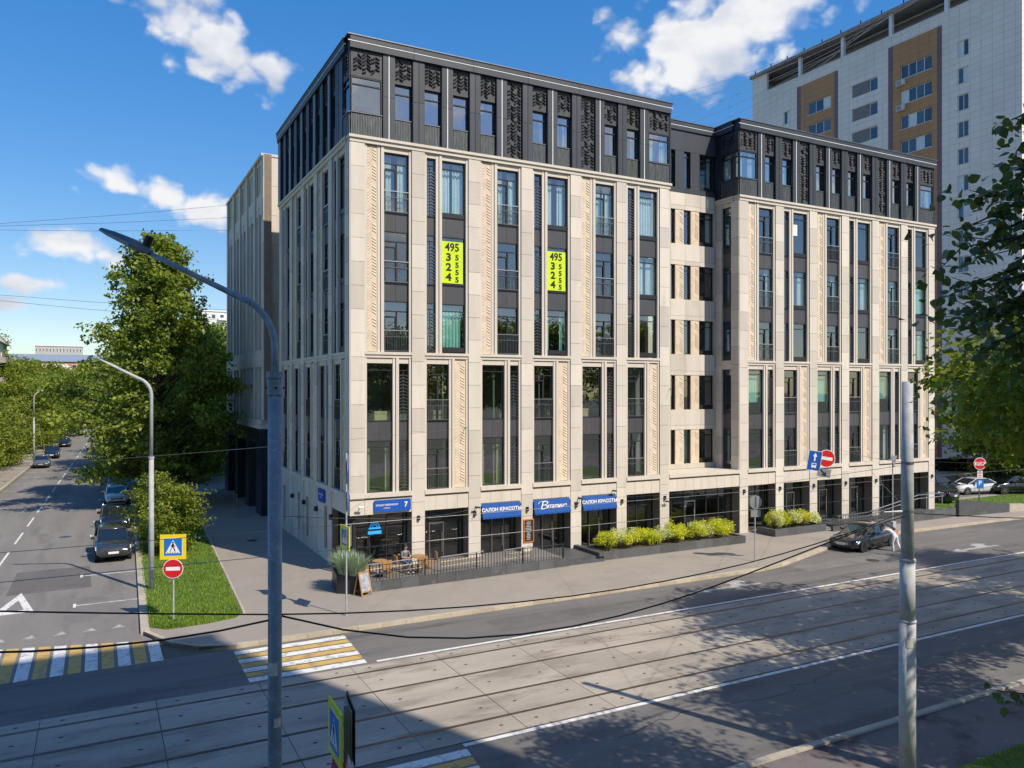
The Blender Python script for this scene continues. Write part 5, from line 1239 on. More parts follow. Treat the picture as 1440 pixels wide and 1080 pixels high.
spots = [(-25.6, 40, .8), (-24.2, 47, .95), (-24.8, 54, 1.0), (-23.4, 62, .9), (-24.4, 69, 1.1), (-22.6, 77, .95), (-23.8, 86, 1.15), (-22.2, 96, 1.0), (-27.5, 58, 1.2), (-28, 74, 1.3), (-29, 47, 1.15)]
for i, (x, y, s) in enumerate(spots): tree(bush, x, y, 'bright green bushy tree lining the left kerb of the side street', rz=i * 1.3, s=s, group='bushy trees along the left kerb', name='bushy_tree')
spots2 = [(-21.5, 106, .95), (-24.5, 112, 1.1), (-20.2, 122, 1.0), (-22.2, 134, 1.15), (-18.6, 146, 1.05), (-20, 162, 1.2), (-16.5, 182, 1.2), (-14, 205, 1.25), (-9, 222, 1.2), (-4, 235, 1.3), (-18, 225, 1.3), (-26, 170, 1.3), (-28, 140, 1.1), (-30, 200, 1.3), (3, 215, 1.3), (10, 170, 1.2)]
for i, (x, y, s) in enumerate(spots2): tree(mid if i % 2 else mid2, x, y, 'distant rounded street tree closing the view down the side street', rz=i * 1.9, s=s, group='distant street trees', name='street_tree')
slim = tree_parts(17, 19, 2.6, 6, .2, 46, 18, 10, .5, LEAF, (.9, .4), .3); tree(slim, -27.5, 118, 'tall thin dark tree beside the white cornice house', name='tall_tree')
# right hand side
tree(mid, 53.5, 11.5, 'green tree squeezed between the right wing end and the tower', rz=.7, s=.82); tree(mid2, 66, 4.5, 'leafy tree in front of the tower beside the parked minibus', rz=2.2, s=.9)
acer = tree_parts(18, 16, 4.3, 8.3, .2, 85, 22, 13, .26, LEAF2, (.72, .26), .35)
tree(acer, 20.2, -26.6, 'sunlit leafy tree across the road standing beyond the tram pole', rz=.3, name='roadside_tree')
tree(acer, 14.2, -33.0, 'roadside tree on the near grass behind the tram pole', rz=2.0, s=.92, name='roadside_tree'); tree(acer, 27.5, -29.5, 'roadside tree further right on the near grass', rz=4, s=1.0, name='roadside_tree'); tree(acer, 37, -26, 'roadside tree well right of the crossing view', rz=5, s=1.0, name='roadside_tree')
sml = tree_parts(19, 10.5, 2.2, 8.5, .09, 46, 20, 11, .16, LEAF2, (.42, .17), .35)
tree(sml, 4.5, -30.6, 'slender roadside tree with a small high crown beside the tram pole', rz=3.0, name='slender_tree')


def near_tree(x, y, h):
    rs = np.random.RandomState(5); rnd = random.Random(5); tb = MB(); pts = [(0, 0, 0), (.1, .05, 3), (-.05, .1, 6), (.05, .0, 8.5), (0, .1, 10.5), (.1, 0, h)]; tb.tube(pts, [.2, .17, .14, .11, .07, .02], 10)
    lc = []
    for i in range(70):
        z = 10.2 + (h - 10.1) * (i + .5) / 70; a = i * 2.399; L = (1.5 - .55 * abs(z - 11.1)) * rnd.uniform(.55, 1.1); d = Vector((math.cos(a), math.sin(a), rnd.uniform(-.12, .35)))
        p0 = Vector((0, .05, z - .4)); p1 = p0 + d * L * .5; p2 = p0 + d * L + Vector((0, 0, -.22)); tb.tube([tuple(p0), tuple(p1), tuple(p2)], [.03, .018, .006], 5, False)
        for k in range(13):
            s = .25 + .78 * k / 12; b = p0.lerp(p1, s * 2) if s < .5 else p1.lerp(p2, min(1.05, s * 2 - 1)); e = b + Vector((rnd.gauss(0, .17), rnd.gauss(0, .17), rnd.uniform(-.22, .10))); tb.tube([tuple(b), tuple(e)], [.006, .003], 4, False)
            for q in range(8): lc.append(tuple(b.lerp(e, q / 4) + Vector((rnd.gauss(0, .035), rnd.gauss(0, .035), rnd.gauss(0, .03)))))
    for (zz, aa) in ((6.6, 2.3),):
        d = Vector((math.cos(aa), math.sin(aa), .0)); p0 = Vector((0, 0, zz)); p1 = p0 + d * .95; tb.tube([tuple(p0), tuple(p1)], [.02, .005], 5, False)
        for k in range(16): lc.append(tuple(p0.lerp(p1, .75 + .3 * k / 15) + Vector((rnd.gauss(0, .08), rnd.gauss(0, .08), rnd.gauss(0, .08)))))
    crown = leaf_mesh('crown', np.array(lc), rs, .082, LEAFD, up=.7, shape=8, droop=.7); tm = tb.mesh('trunk', True); tm.materials.append(BARK)
    tree((tm, crown), x, y, 'near dark tree with round leaves reaching in beside the tram pole', name='near_tree')


near_tree(-2.95, -34.75, 12.4)
# ================================================================ vehicles
TYRE = mat('tyre_rubber', (.018, .018, .019), .85); RIM = mat('alloy_rim', (.45, .46, .47), .3, .9); RIMD = mat('dark_rim', (.06, .06, .065), .3, .8)
CGLASS = mat('car_glass', (.012, .015, .018), .05, spec=.9, coat=.6, var=0); CHROME = mat('chrome', (.7, .7, .7), .12, 1); LAMP = mat('headlamp', (.75, .78, .80), .12, spec=.8, coat=1); TAIL = mat('tail_lamp', (.45, .01, .012), .2, coat=1)
PLATE = mat('number_plate', (.70, .70, .68), .4); TRIM = mat('car_trim', (.02, .02, .022), .5)
def paint(name, c): return mat(name, c, .16, .25, var=.03, coat=1.0, spec=.6)
PK = paint('black_paint', (.010, .011, .014)); PN = paint('navy_paint', (.012, .017, .035)); PW = paint('silver_paint', (.68, .70, .72)); PG = paint('graphite_paint', (.045, .048, .055)); PB = paint('blue_paint', (.03, .09, .22)); PV = paint('white_van_paint', (.66, .66, .64)); PGR = paint('grey_paint', (.13, .135, .14))


def loft(secs):
    mb = MB(); n = len(secs[0]); vs = [p for s in secs for p in s]; k = len(secs)
    return mb.add(vs, [(i * n + j, (i + 1) * n + j, (i + 1) * n + (j + 1) % n, i * n + (j + 1) % n) for i in range(k - 1) for j in range(n)] + [tuple(range(n)), tuple(range((k - 1) * n + n - 1, (k - 1) * n - 1, -1))])


SPEC = {  # length, width, roof z, hood z, belt z, ground clearance; x of: windscreen base, roof front, roof rear, rear glass base; wheel r
    'suv': (4.5, 1.86, 1.66, 1.02, 1.10, .24, .95, .20, -1.75, -2.12, .36), 'sedan': (4.75, 1.84, 1.45, .92, .98, .18, 1.02, .28, -1.05, -1.85, .33), 'coupe': (5.0, 1.95, 1.42, .86, .96, .15, .95, .10, -1.25, -2.15, .36),
    'hatch': (4.2, 1.78, 1.50, .95, 1.0, .18, .98, .35, -1.55, -2.0, .32), 'van': (5.2, 1.95, 2.05, 1.2, 1.22, .22, 1.75, 1.1, -2.45, -2.55, .35), 'bus': (6.6, 2.05, 2.65, 1.35, 1.38, .25, 2.75, 2.15, -3.15, -3.25, .38)}


def car(kind, pm, label, M, rim=RIM, group=None, name='parked_car', cat='car'):
    Lc, Wd, zr, zh, zb, zc, xw, xrf, xrr, xg, wr = SPEC[kind]; h = Wd / 2; f = Lc / 2
    t = thing(name, label, cat, Matrix.Identity(4), group); I = Matrix.Identity(4)
    tall = kind in ('suv', 'van', 'bus', 'hatch')
    st = [(-f, zb * .80, .80), (-f + .10, zb * .97, .90), (-f + .45, zb + .02, .965), (xg + .3, zb + .03, .985), (-.3, zb + .0, 1.0), (xw - .1, zb + .0, .995), (xw + .35, zh + .02, .985), (f - .55, zh - .05, .955), (f - .22, zh - .13, .90), (f - .06, zh - .27, .82), (f, zh - .42, .74)]
    secs = []
    for x, z, w in st:
        b = zc + (.12 if abs(x) > f - .25 else 0); H = h * w; zm = b + (z - b) * .55
        half = [(H * .86, b), (H * .97, b + (z - b) * .25), (H, zm), (H * .975, b + (z - b) * .86), (H * .90, z - .03), (H * .55, z + .012)]
        secs.append([(x, y, zz) for y, zz in half] + [(x, -y, zz) for y, zz in half[::-1]])
    body = loft(secs).build('body', pm, t, I, True)
    m = body.modifiers.new('b', 'BEVEL') if False else None
    g = .80 if not kind in ('van', 'bus') else .90
    # greenhouse: dark glass block, painted roof and pillars
    base = [(xw + .32 if not tall else xw + .25, zh + .015 if kind != 'bus' else zh), (xrf, zr - .05), (xrr, zr - .05), (xg, zb + .02)]
    def ring(x, z, w): return (x, h * w, z), (x, -h * w, z)
    gb = MB(); P = []
    for (x, z), w in zip(base, (.84, g * .93, g * .93, .86)): P += list(ring(x, z, w))
    P += list(ring(xw * .35, zb, .93)) + list(ring(xg * .45, zb, .93))
    gb.add(P, [(0, 2, 3, 1), (2, 4, 5, 3), (4, 6, 7, 5), (0, 8, 10, 6, 4, 2), (1, 3, 5, 7, 11, 9)]); gb.build('windows', CGLASS, t, I)
    rf = [(xrf + .10, zr - .045, g * .90), (xrf - .25, zr + .0, g * .94), ((xrf + xrr) / 2, zr + .02, g * .96), (xrr + .15, zr - .01, g * .94), (xrr - .06, zr - .06, g * .90)]
    loft([[(x, h * w, z - .06), (x, h * w * .97, z - .02), (x, h * w * .6, z + .01), (x, -h * w * .6, z + .01), (x, -h * w * .97, z - .02), (x, -h * w, z - .06)] for x, z, w in rf]).build('roof', pm, t, I, True)
    for s in (-1, 1):
        def bar(a, b, r, m=pm, nm='pillar'): MB().tube([a, b], r, 6).build(nm, m, t, I)
        bar((base[0][0] - .02, s * h * .84, base[0][1]), (xrf, s * h * g * .935, zr - .06), .034); bar((base[3][0], s * h * .865, base[3][1]), (xrr, s * h * g * .935, zr - .06), .05)
        xm = (xrf + xrr) / 2 + .05; bar((xm, s * h * .925, zb), (xm - .05, s * h * g * .945, zr - .06), .035, TRIM)
        if kind in ('van', 'bus', 'suv'): bar((xrr * .55, s * h * .92, zb), (xrr * .55, s * h * g * .945, zr - .06), .04, TRIM if kind == 'suv' else pm)
        MB().box(-.08, .10, -.10, .10, -.06, .07).build('mirror', pm, t, T(xw * .62, s * (h + .06), zb + .08))
        for xd in (xm + .02, xm + 1.0 if not kind == 'coupe' else xm + 1.15): MB().box(-.006, .006, -.006, .006, zc + .15, zb - .02).build('door_seam', TRIM, t, T(xd, s * h * .998, 0))
        MB().box(-.09, .09, -.015, .015, -.012, .012).build('door_handle', CHROME if pm in (PN, PK) else pm, t, T(xm + .12, s * (h * .992), zb - .13))
        MB().box(xrr * .9, xw * .9, -.02, .02, zc - .02, zc + .09).build('sill_trim', TRIM, t, T(0, s * h * .97, 0))
        # lamps
        hl = MB(); hl.add([(f - .50, s * h * .93, zh - .19), (f - .16, s * h * .72, zh - .27), (f - .11, s * h * .74, zh - .35), (f - .36, s * h * .925, zh - .33), (f - .50, s * h * .80, zh - .14), (f - .18, s * h * .58, zh - .22)], [(0, 3, 2, 1), (0, 1, 5, 4)] if s > 0 else [(0, 1, 2, 3), (0, 4, 5, 1)]); 
        hl.build('headlight', LAMP, t, T(.035, s * .03, .02))
        MB().box(-.06, .08, -.17, .17, -.10, .10).build('tail_light', TAIL, t, T(-f + .12, s * h * .74, zb * .80))
        MB().box(-.04, .04, -.10, .10, -.035, .035).build('fog_light', LAMP if tall else TRIM, t, T(f - .05, s * h * .62, zc + .22))
    MB().box(-.05, .05, -h * .48, h * .48, -.11, .10).build('grille', TRIM, t, T(f - .06, 0, zh - .38))
    gs = MB(); [gs.box(-.01, .02, -h * .46, h * .46, -.012 + .06 * i, .006 + .06 * i) for i in range(-1, 3)]; gs.build('grille_bars', CHROME if kind in ('suv', 'coupe') else TRIM, t, T(f - .02, 0, zh - .41))
    MB().box(-.04, .05, -h * .70, h * .70, -.06, .06).build('lower_intake', TRIM, t, T(f - .045, 0, zc + .20)); MB().box(-.012, .012, -.26, .26, -.06, .06).build('number_plate', PLATE, t, T(f + .02, 0, zc + .33)); MB().box(-.012, .012, -.26, .26, -.06, .06).build('number_plate', PLATE, t, T(-f - .005, 0, zb * .66))
    if kind == 'suv':
        for s in (-1, 1): MB().tube([(xrf - .2, s * h * .72, zr + .03), (xrr + .2, s * h * .72, zr + .03)], .02, 6).build('roof_rail', TRIM, t, I)
    for xx in (f - .92, -f + .90 if kind != 'bus' else -f + 1.3):
        for s in (-1, 1):
            Mw = T(xx, s * (h - .13), wr) @ Matrix.Rotation(R(-90) * s, 4, 'X'); wheel = bpy.data.objects.new('wheel', None); put(wheel, t, T(xx, s * (h - .13), wr))
            MB().lathe([(wr * .66, -.11), (wr * .93, -.12), (wr, -.08), (wr, .08), (wr * .93, .12), (wr * .66, .115)], 22).build('tyre', TYRE, wheel, Mw, True)
            MB().lathe([(wr + .055, -.02), (wr + .06, .122)], 22).build('wheel_arch', TRIM, t, Mw)
            rm = MB().lathe([(wr * .12, .085), (wr * .13, .125)], 10)
            for q in range(5):
                a = q * 2 * math.pi / 5; Mr = Matrix.Rotation(a, 4, 'Z'); rm.box(.02, wr * .66, -.035, .035, .09, .122, Mr)
            rm.lathe([(wr * .62, .06), (wr * .69, .122), (wr * .62, .118)], 22); rm.build('rim', rim, wheel, Mw); MB().lathe([(wr * .62, .02), (wr * .62, .05)], 18).build('brake_disc', RIMD, wheel, Mw)
    t.matrix_basis = M; W[t.name] = Matrix.Identity(4); return t


def cp(src, M, label, swap=None): return copy_tree(src, M, label, swap)


DN = R(-90)      # facing the camera, nose towards -Y
def stx(y): return kx(y) - 1.25
G1 = 'cars parked along the right kerb of the side street'; G2 = 'cars parked along the left kerb of the side street'
suv = car('suv', PG, 'dark graphite crossover with roof rails, nearest of the cars by the lawn', T(stx(12.2), 12.2, .002, DN + .02), group=G1)
sed = car('sedan', PN, 'dark navy sedan parked right behind the graphite crossover', T(stx(23.2), 23.2, .002, DN), group=G1)
cp(sed, T(stx(35.8), 35.8, .002, DN), 'silver white sedan parked behind the navy sedan', {'navy_paint': PW}); hat = car('hatch', PB, 'blue hatchback half hidden under the linden', T(stx(43.5), 43.5, .002, DN), group=G1)
lx = lambda y: -20.5 + .03 * y + 1.05
q = cp(hat, T(lx(74), 74, .002, DN), 'grey hatchback half under the bushes on the left kerb', {'blue_paint': PGR}); q['group'] = G2
q = cp(suv, T(lx(88.5), 88.5, .002, DN), 'black crossover parked on the left kerb of the side street', {'graphite_paint': PK}); q['group'] = G2
q = cp(sed, T(lx(113), 113, .002, DN), 'dark blue sedan parked further down the left kerb'); q['group'] = G2
q = cp(hat, T(lx(150) + .6, 150, .002, DN), 'white hatchback small in the distance down the street', {'blue_paint': PV}); q['group'] = G2
q = cp(suv, T(lx(180) + 3, 182, .002, DN), 'tiny silver crossover at the far end of the street', {'graphite_paint': PW}); q['group'] = G2
blk = car('coupe', PK, 'glossy black sedan stopped by the kerb bend with a person leaning on it', T(30.1, -6.35, .002, R(180 + 9)), RIMD, name='sedan_car')
van = car('van', PK, 'black van parked behind the low wedge wall', T(53.0, 7.2, .12, R(-25)), name='parked_van', cat='van', group='vehicles in the parking lot')
bus = car('bus', PV, 'grey white minibus parked before the tower', T(64.0, 10.5, .12, R(158)), name='parked_minibus', cat='minibus', group='vehicles in the parking lot')
for (src, x, y, a, lab, sw) in ((suv, 56.3, 6.2, -20, 'black crossover beside the black van in the parking lot', {'graphite_paint': PK}), (sed, 59.3, 4.9, 168, 'silver sedan parked under the STOP sign', {'navy_paint': PW}), (suv, 62.6, 3.4, 160, 'black crossover with red tail lamp beside the silver sedan', {'graphite_paint': PK}), (hat, 66.4, 3.6, 20, 'navy blue hatchback at the right end of the parking lot', {'blue_paint': PN}), (hat, 51.2, 3.6, 100, 'small dark blue car behind the ramp wall', {'blue_paint': PN})):
    q = cp(src, T(x, y, .12, R(a)), lab, sw); q['group'] = 'vehicles in the parking lot'
# ================================================================ people
SKIN = mat('skin', (.50, .30, .21), .6); WCLOTH = mat('white_clothing', (.72, .73, .76), .85, bump=.3, bscale=25); HAIR = mat('dark_hair', (.02, .015, .012), .7); JEANS = mat('blue_jeans', (.07, .13, .24), .85); GREYT = mat('grey_shirt', (.16, .16, .18), .85); BAG = mat('tan_bag', (.36, .15, .05), .6); SHOE = mat('pale_shoe', (.6, .6, .6), .6)


def skin_mesh(name, J, E, m, parent, M, levels=2, root=None):
    names = list(J); me = bpy.data.meshes.new(name); me.from_pydata([J[n][:3] for n in names], [(names.index(a), names.index(b)) for a, b in E], []); me.materials.append(m)
    o = put(bpy.data.objects.new(name, me), parent, M); md = o.modifiers.new('skin', 'SKIN'); lay = me.skin_vertices[0] if me.skin_vertices else None
    if lay is None: bpy.context.view_layer.objects.active = o; o.select_set(True); bpy.ops.object.modifier_add(type='SKIN'); o.modifiers.remove(o.modifiers[-1]); lay = me.skin_vertices[0]
    for i, n in enumerate(names): lay.data[i].radius = (J[n][3], J[n][3 if len(J[n]) < 5 else 4]); lay.data[i].use_root = (n == (root or names[0]))
    sb = o.modifiers.new('sub', 'SUBSURF'); sb.levels = levels; sb.render_levels = levels; md.use_smooth_shade = True
    return o


def person(name, label, M, J, cloth, hairdir):
    t = thing(name, label, 'person', M); E = [('pelvis', 'waist'), ('waist', 'chest'), ('chest', 'neck'), ('neck', 'head0'), ('head0', 'head1')]
    for s in 'lr': E += [('chest', 'sh' + s), ('sh' + s, 'el' + s), ('el' + s, 'wr' + s), ('wr' + s, 'ha' + s), ('pelvis', 'hip' + s), ('hip' + s, 'kn' + s), ('kn' + s, 'an' + s), ('an' + s, 'toe' + s)]
    for s in 'lr':
        w, hnd = Vector(J['wr' + s][:3]), Vector(J['ha' + s][:3]); d = (hnd - w).normalized(); sd = d.orthogonal().normalized(); 
        for i in range(4):
            p = hnd + sd * (.026 * (i - 1.5)) + d * .035; q_ = p + d * (.055, .065, .06, .045)[i]; J['f%d%s' % (i, s)] = (*p, .010); J['g%d%s' % (i, s)] = (*(q_ + Vector((0, 0, -.02))), .008); E += [('ha' + s, 'f%d%s' % (i, s)), ('f%d%s' % (i, s), 'g%d%s' % (i, s))]
        p = w.lerp(hnd, .6) + sd * .05; J['th' + s] = (*(p + d * .03), .010); E += [('ha' + s, 'th' + s)]
    skin_mesh('body', J, E, SKIN, t, M, 2, 'pelvis')
    up = {k: tuple(J[k][:3]) + tuple(r * 1.13 for r in J[k][3:]) for k in ('waist', 'chest', 'shl', 'shr', 'ell', 'elr')}
    if cloth[2]: up['wrl'] = (*Vector(J['ell'][:3]).lerp(Vector(J['wrl'][:3]), .85), .045); up['wrr'] = (*Vector(J['elr'][:3]).lerp(Vector(J['wrr'][:3]), .85), .045)
    up['hem'] = (*Vector(J['waist'][:3]).lerp(Vector(J['pelvis'][:3]), .75), .15, .13)
    EU = [('hem', 'waist'), ('waist', 'chest'), ('chest', 'shl'), ('chest', 'shr'), ('shl', 'ell'), ('shr', 'elr')] + ([('ell', 'wrl'), ('elr', 'wrr')] if cloth[2] else [])
    skin_mesh('shirt', up, EU, cloth[0], t, M, 2, 'waist')
    lo = {k: tuple(J[k][:3]) + tuple(r * 1.14 for r in J[k][3:]) for k in ('pelvis', 'hipl', 'hipr', 'knl', 'knr', 'anl', 'anr')}; lo['w2'] = (*Vector(J['pelvis'][:3]).lerp(Vector(J['waist'][:3]), .8), .135, .11)
    skin_mesh('trousers', lo, [('pelvis', 'w2'), ('pelvis', 'hipl'), ('pelvis', 'hipr'), ('hipl', 'knl'), ('knl', 'anl'), ('hipr', 'knr'), ('knr', 'anr')], cloth[1], t, M, 2, 'pelvis')
    h0, h1 = Vector(J['head0'][:3]), Vector(J['head1'][:3]); c = h0.lerp(h1, .75) - Vector(hairdir) * .048 + Vector((0, 0, .012))
    hb = MB(); vs = []; n = 12
    for i in range(7):
        a = math.pi / 2 * (1 - i / 6 * 1.12)
        for j in range(n): b = 2 * math.pi * j / n; vs.append((c.x + .112 * math.cos(a) * math.cos(b), c.y + .112 * math.cos(a) * math.sin(b), c.z + .125 * math.sin(a)))
    hb.add(vs, [(i * n + j, (i + 1) * n + j, (i + 1) * n + (j + 1) % n, i * n + (j + 1) % n) for i in range(6) for j in range(n)]); hb.build('hair', HAIR, t, M, True)
    fd = Vector(hairdir); fc = h0.lerp(h1, .5) + fd * .095; sd = Vector((-fd.y, fd.x, 0)).normalized(); fb = MB()
    for s in (-1, 1): fb.lathe([(.004, -.012), (.013, 0), (.004, .012)], 8, Matrix.Translation(fc + sd * s * .036 + Vector((0, 0, .012))))
    fb.build('eyes', HAIR, t, M); MB().lathe([(.016, -.03), (.012, .0), (.004, .03)], 8, Matrix.Translation(fc + fd * .012 - Vector((0, 0, .02)))).build('nose', SKIN, t, M); MB().box(-.022, .022, -.004, .006, -.004, .004, Matrix.Translation(fc - Vector((0, 0, .06)))).build('mouth', ORANGE, t, M)
    for s in 'lr':
        a, b = Vector(J['an' + s][:3]), Vector(J['toe' + s][:3]); mb = MB(); mb.tube([tuple(a + (a - b) * .25 + Vector((0, 0, -.04))), tuple(a.lerp(b, .5) + Vector((0, 0, -.015))), tuple(b + (b - a) * .15)], [.045, .052, .035], 8); mb.build('shoe', SHOE, t, M, True)
    return t


# leaning over the sedan's side window; local +y points at the car
J = {'pelvis': (0, -.05, .94, .13, .12), 'waist': (0, .14, 1.10, .125, .105), 'chest': (0, .40, 1.24, .145, .115), 'neck': (0, .60, 1.30, .06), 'head0': (0, .68, 1.30, .072), 'head1': (0, .80, 1.40, .088), 'shl': (-.19, .46, 1.25, .066), 'shr': (.19, .46, 1.25, .066), 'ell': (-.27, .60, 1.03, .048), 'elr': (.27, .60, 1.03, .048), 'wrl': (-.20, .74, .99, .033), 'wrr': (.20, .74, .99, .033), 'hal': (-.17, .81, 1.0, .03), 'har': (.17, .81, 1.0, .03),
     'hipl': (-.10, -.05, .90, .10), 'hipr': (.10, -.05, .90, .10), 'knl': (-.13, .03, .50, .068), 'knr': (.16, -.10, .50, .068), 'anl': (-.12, -.02, .09, .046), 'anr': (.22, -.26, .09, .046), 'toel': (-.12, .14, .045, .038), 'toer': (.22, -.10, .045, .038)}
pm_ = T(30.55, -8.12, 0, R(4))
p1_ = person('person', 'person in white clothes with a tan bag leaning over the black sedan', pm_, J, (WCLOTH, WCLOTH, True), (0, 1, 0))
MB().prism([(-.16, -.10), (.16, -.10), (.17, .08), (-.17, .08)], -.05, .05).build('shoulder_bag', BAG, p1_, pm_ @ Matrix.Translation((.20, .06, 1.12)) @ Matrix.Rotation(R(60), 4, 'X'))
J2 = {'pelvis': (0, 0, .52, .13, .12), 'waist': (0, .03, .68, .12, .10), 'chest': (0, .0, .92, .145, .11), 'neck': (0, -.04, 1.12, .055), 'head0': (0, -.06, 1.20, .07), 'head1': (0, -.09, 1.33, .086), 'shl': (-.19, .0, 1.02, .062), 'shr': (.19, .0, 1.02, .062), 'ell': (-.25, -.12, .78, .046), 'elr': (.25, -.12, .78, .046), 'wrl': (-.10, -.30, .76, .032), 'wrr': (.10, -.30, .76, .032), 'hal': (-.06, -.36, .77, .028), 'har': (.06, -.36, .77, .028),
      'hipl': (-.10, -.05, .51, .10), 'hipr': (.10, -.05, .51, .10), 'knl': (-.12, -.45, .50, .066), 'knr': (.12, -.45, .50, .066), 'anl': (-.12, -.42, .09, .045), 'anr': (.12, -.42, .09, .045), 'toel': (-.12, -.58, .045, .036), 'toer': (.12, -.58, .045, .036)}
person('person', 'person in a grey shirt and jeans sitting at the terrace table', T(2.35, -1.62, .5, R(15)), J2, (GREYT, JEANS, False), (0, -1, 0))
# ================================================================ other buildings
def tile_mat(name, c, mortar, sx, sz, jit=.06):
    m = bpy.data.materials.new(name); m.use_nodes = True; nt = m.node_tree; L = nt.links; p = nt.nodes['Principled BSDF']; p.inputs['Roughness'].default_value = .55
    geo = nd(nt, 'ShaderNodeNewGeometry'); sp = nd(nt, 'ShaderNodeSeparateXYZ'); L.new(geo.outputs['Position'], sp.inputs[0]); ad = nd(nt, 'ShaderNodeMath', operation='ADD'); L.new(sp.outputs[0], ad.inputs[0]); L.new(sp.outputs[1], ad.inputs[1]); cb = nd(nt, 'ShaderNodeCombineXYZ'); L.new(ad.outputs[0], cb.inputs[0]); L.new(sp.outputs[2], cb.inputs[1])
    br = nd(nt, 'ShaderNodeTexBrick'); br.offset = 0; br.inputs['Scale'].default_value = 1; br.inputs['Brick Width'].default_value = sx; br.inputs['Row Height'].default_value = sz; br.inputs['Mortar Size'].default_value = .03; br.inputs['Color1'].default_value = tuple(c) + (1,); br.inputs['Color2'].default_value = tuple(v * (1 - jit) for v in c) + (1,); br.inputs['Mortar'].default_value = tuple(mortar) + (1,)
    L.new(cb.outputs[0], br.inputs['Vector']); no = nd(nt, 'ShaderNodeTexNoise'); no.inputs['Scale'].default_value = .15; no.inputs['Detail'].default_value = 5; L.new(geo.outputs['Position'], no.inputs['Vector'])
    mr = nd(nt, 'ShaderNodeMapRange'); mr.inputs['To Min'].default_value = .82; mr.inputs['To Max'].default_value = 1.16; L.new(no.outputs['Fac'], mr.inputs['Value']); sc = nd(nt, 'ShaderNodeVectorMath', operation='SCALE'); L.new(br.outputs['Color'], sc.inputs[0]); L.new(mr.outputs[0], sc.inputs['Scale']); L.new(sc.outputs[0], p.inputs['Base Color'])
    bp = nd(nt, 'ShaderNodeBump'); bp.inputs['Strength'].default_value = .6; bp.inputs['Distance'].default_value = .02; bp.invert = True; L.new(br.outputs['Fac'], bp.inputs['Height']); L.new(bp.outputs[0], p.inputs['Normal']); return m


TGREY = tile_mat('grey_facade_tile', (.86, .765, .675), (.66, .59, .52), 1.18, .73); TBRN = tile_mat('ochre_facade_tile', (.50, .25, .095), (.36, .19, .08), 1.18, .73); TPUR = tile_mat('plum_facade_tile', (.22, .13, .135), (.15, .09, .095), 1.18, .73)
WFR = mat('white_window_frame', (.75, .75, .75), .4); LOUV = mat('grey_louvre', (.32, .31, .30), .6); WGL = mat('far_window_glass', (.05, .065, .09), .06, spec=.9, coat=.5, var=.3, nscale=.4, objrand=.5); ACM = mat('air_conditioner', (.62, .61, .58), .5); CONCR = mat('grey_concrete', (.30, .27, .25), .9, var=.25)
TW = thing('tower_block', 'tall grey tiled apartment tower with ochre stripes and open roof gallery', 'building', T(80, 26, .1)); XT = 72.0
FT = Matrix.Translation((XT, 0, 0)) @ FL            # local x = -Y
pbox('wall', TGREY, 72.25, 92, 7.6, 44.7, .1, 51.4, TW)
strips = [(7.6, 16.15, TGREY, 0), (16.15, 16.72, TPUR, 50.2), (16.72, 22.25, TBRN, 50.2), (22.25, 22.86, TPUR, 50.2), (22.86, 30.0, TGREY, 0), (30.0, 30.55, TPUR, 50.2), (30.55, 36.0, TBRN, 50.2), (36.0, 36.6, TPUR, 50.2), (36.6, 44.7, TGREY, 0)]
cols = {2: [(17.35, 21.3, 4, 1.6)], 6: [(31.1, 34.8, 3, 1.6)], 4: [(24.3, 27.95, 0, 1.55)], 0: [(13.15, 14.4, 2, 1.75)], 8: [(37.8, 38.95, 2, 1.75)]}
def sill(i): return 45.85 - 2.94 * i
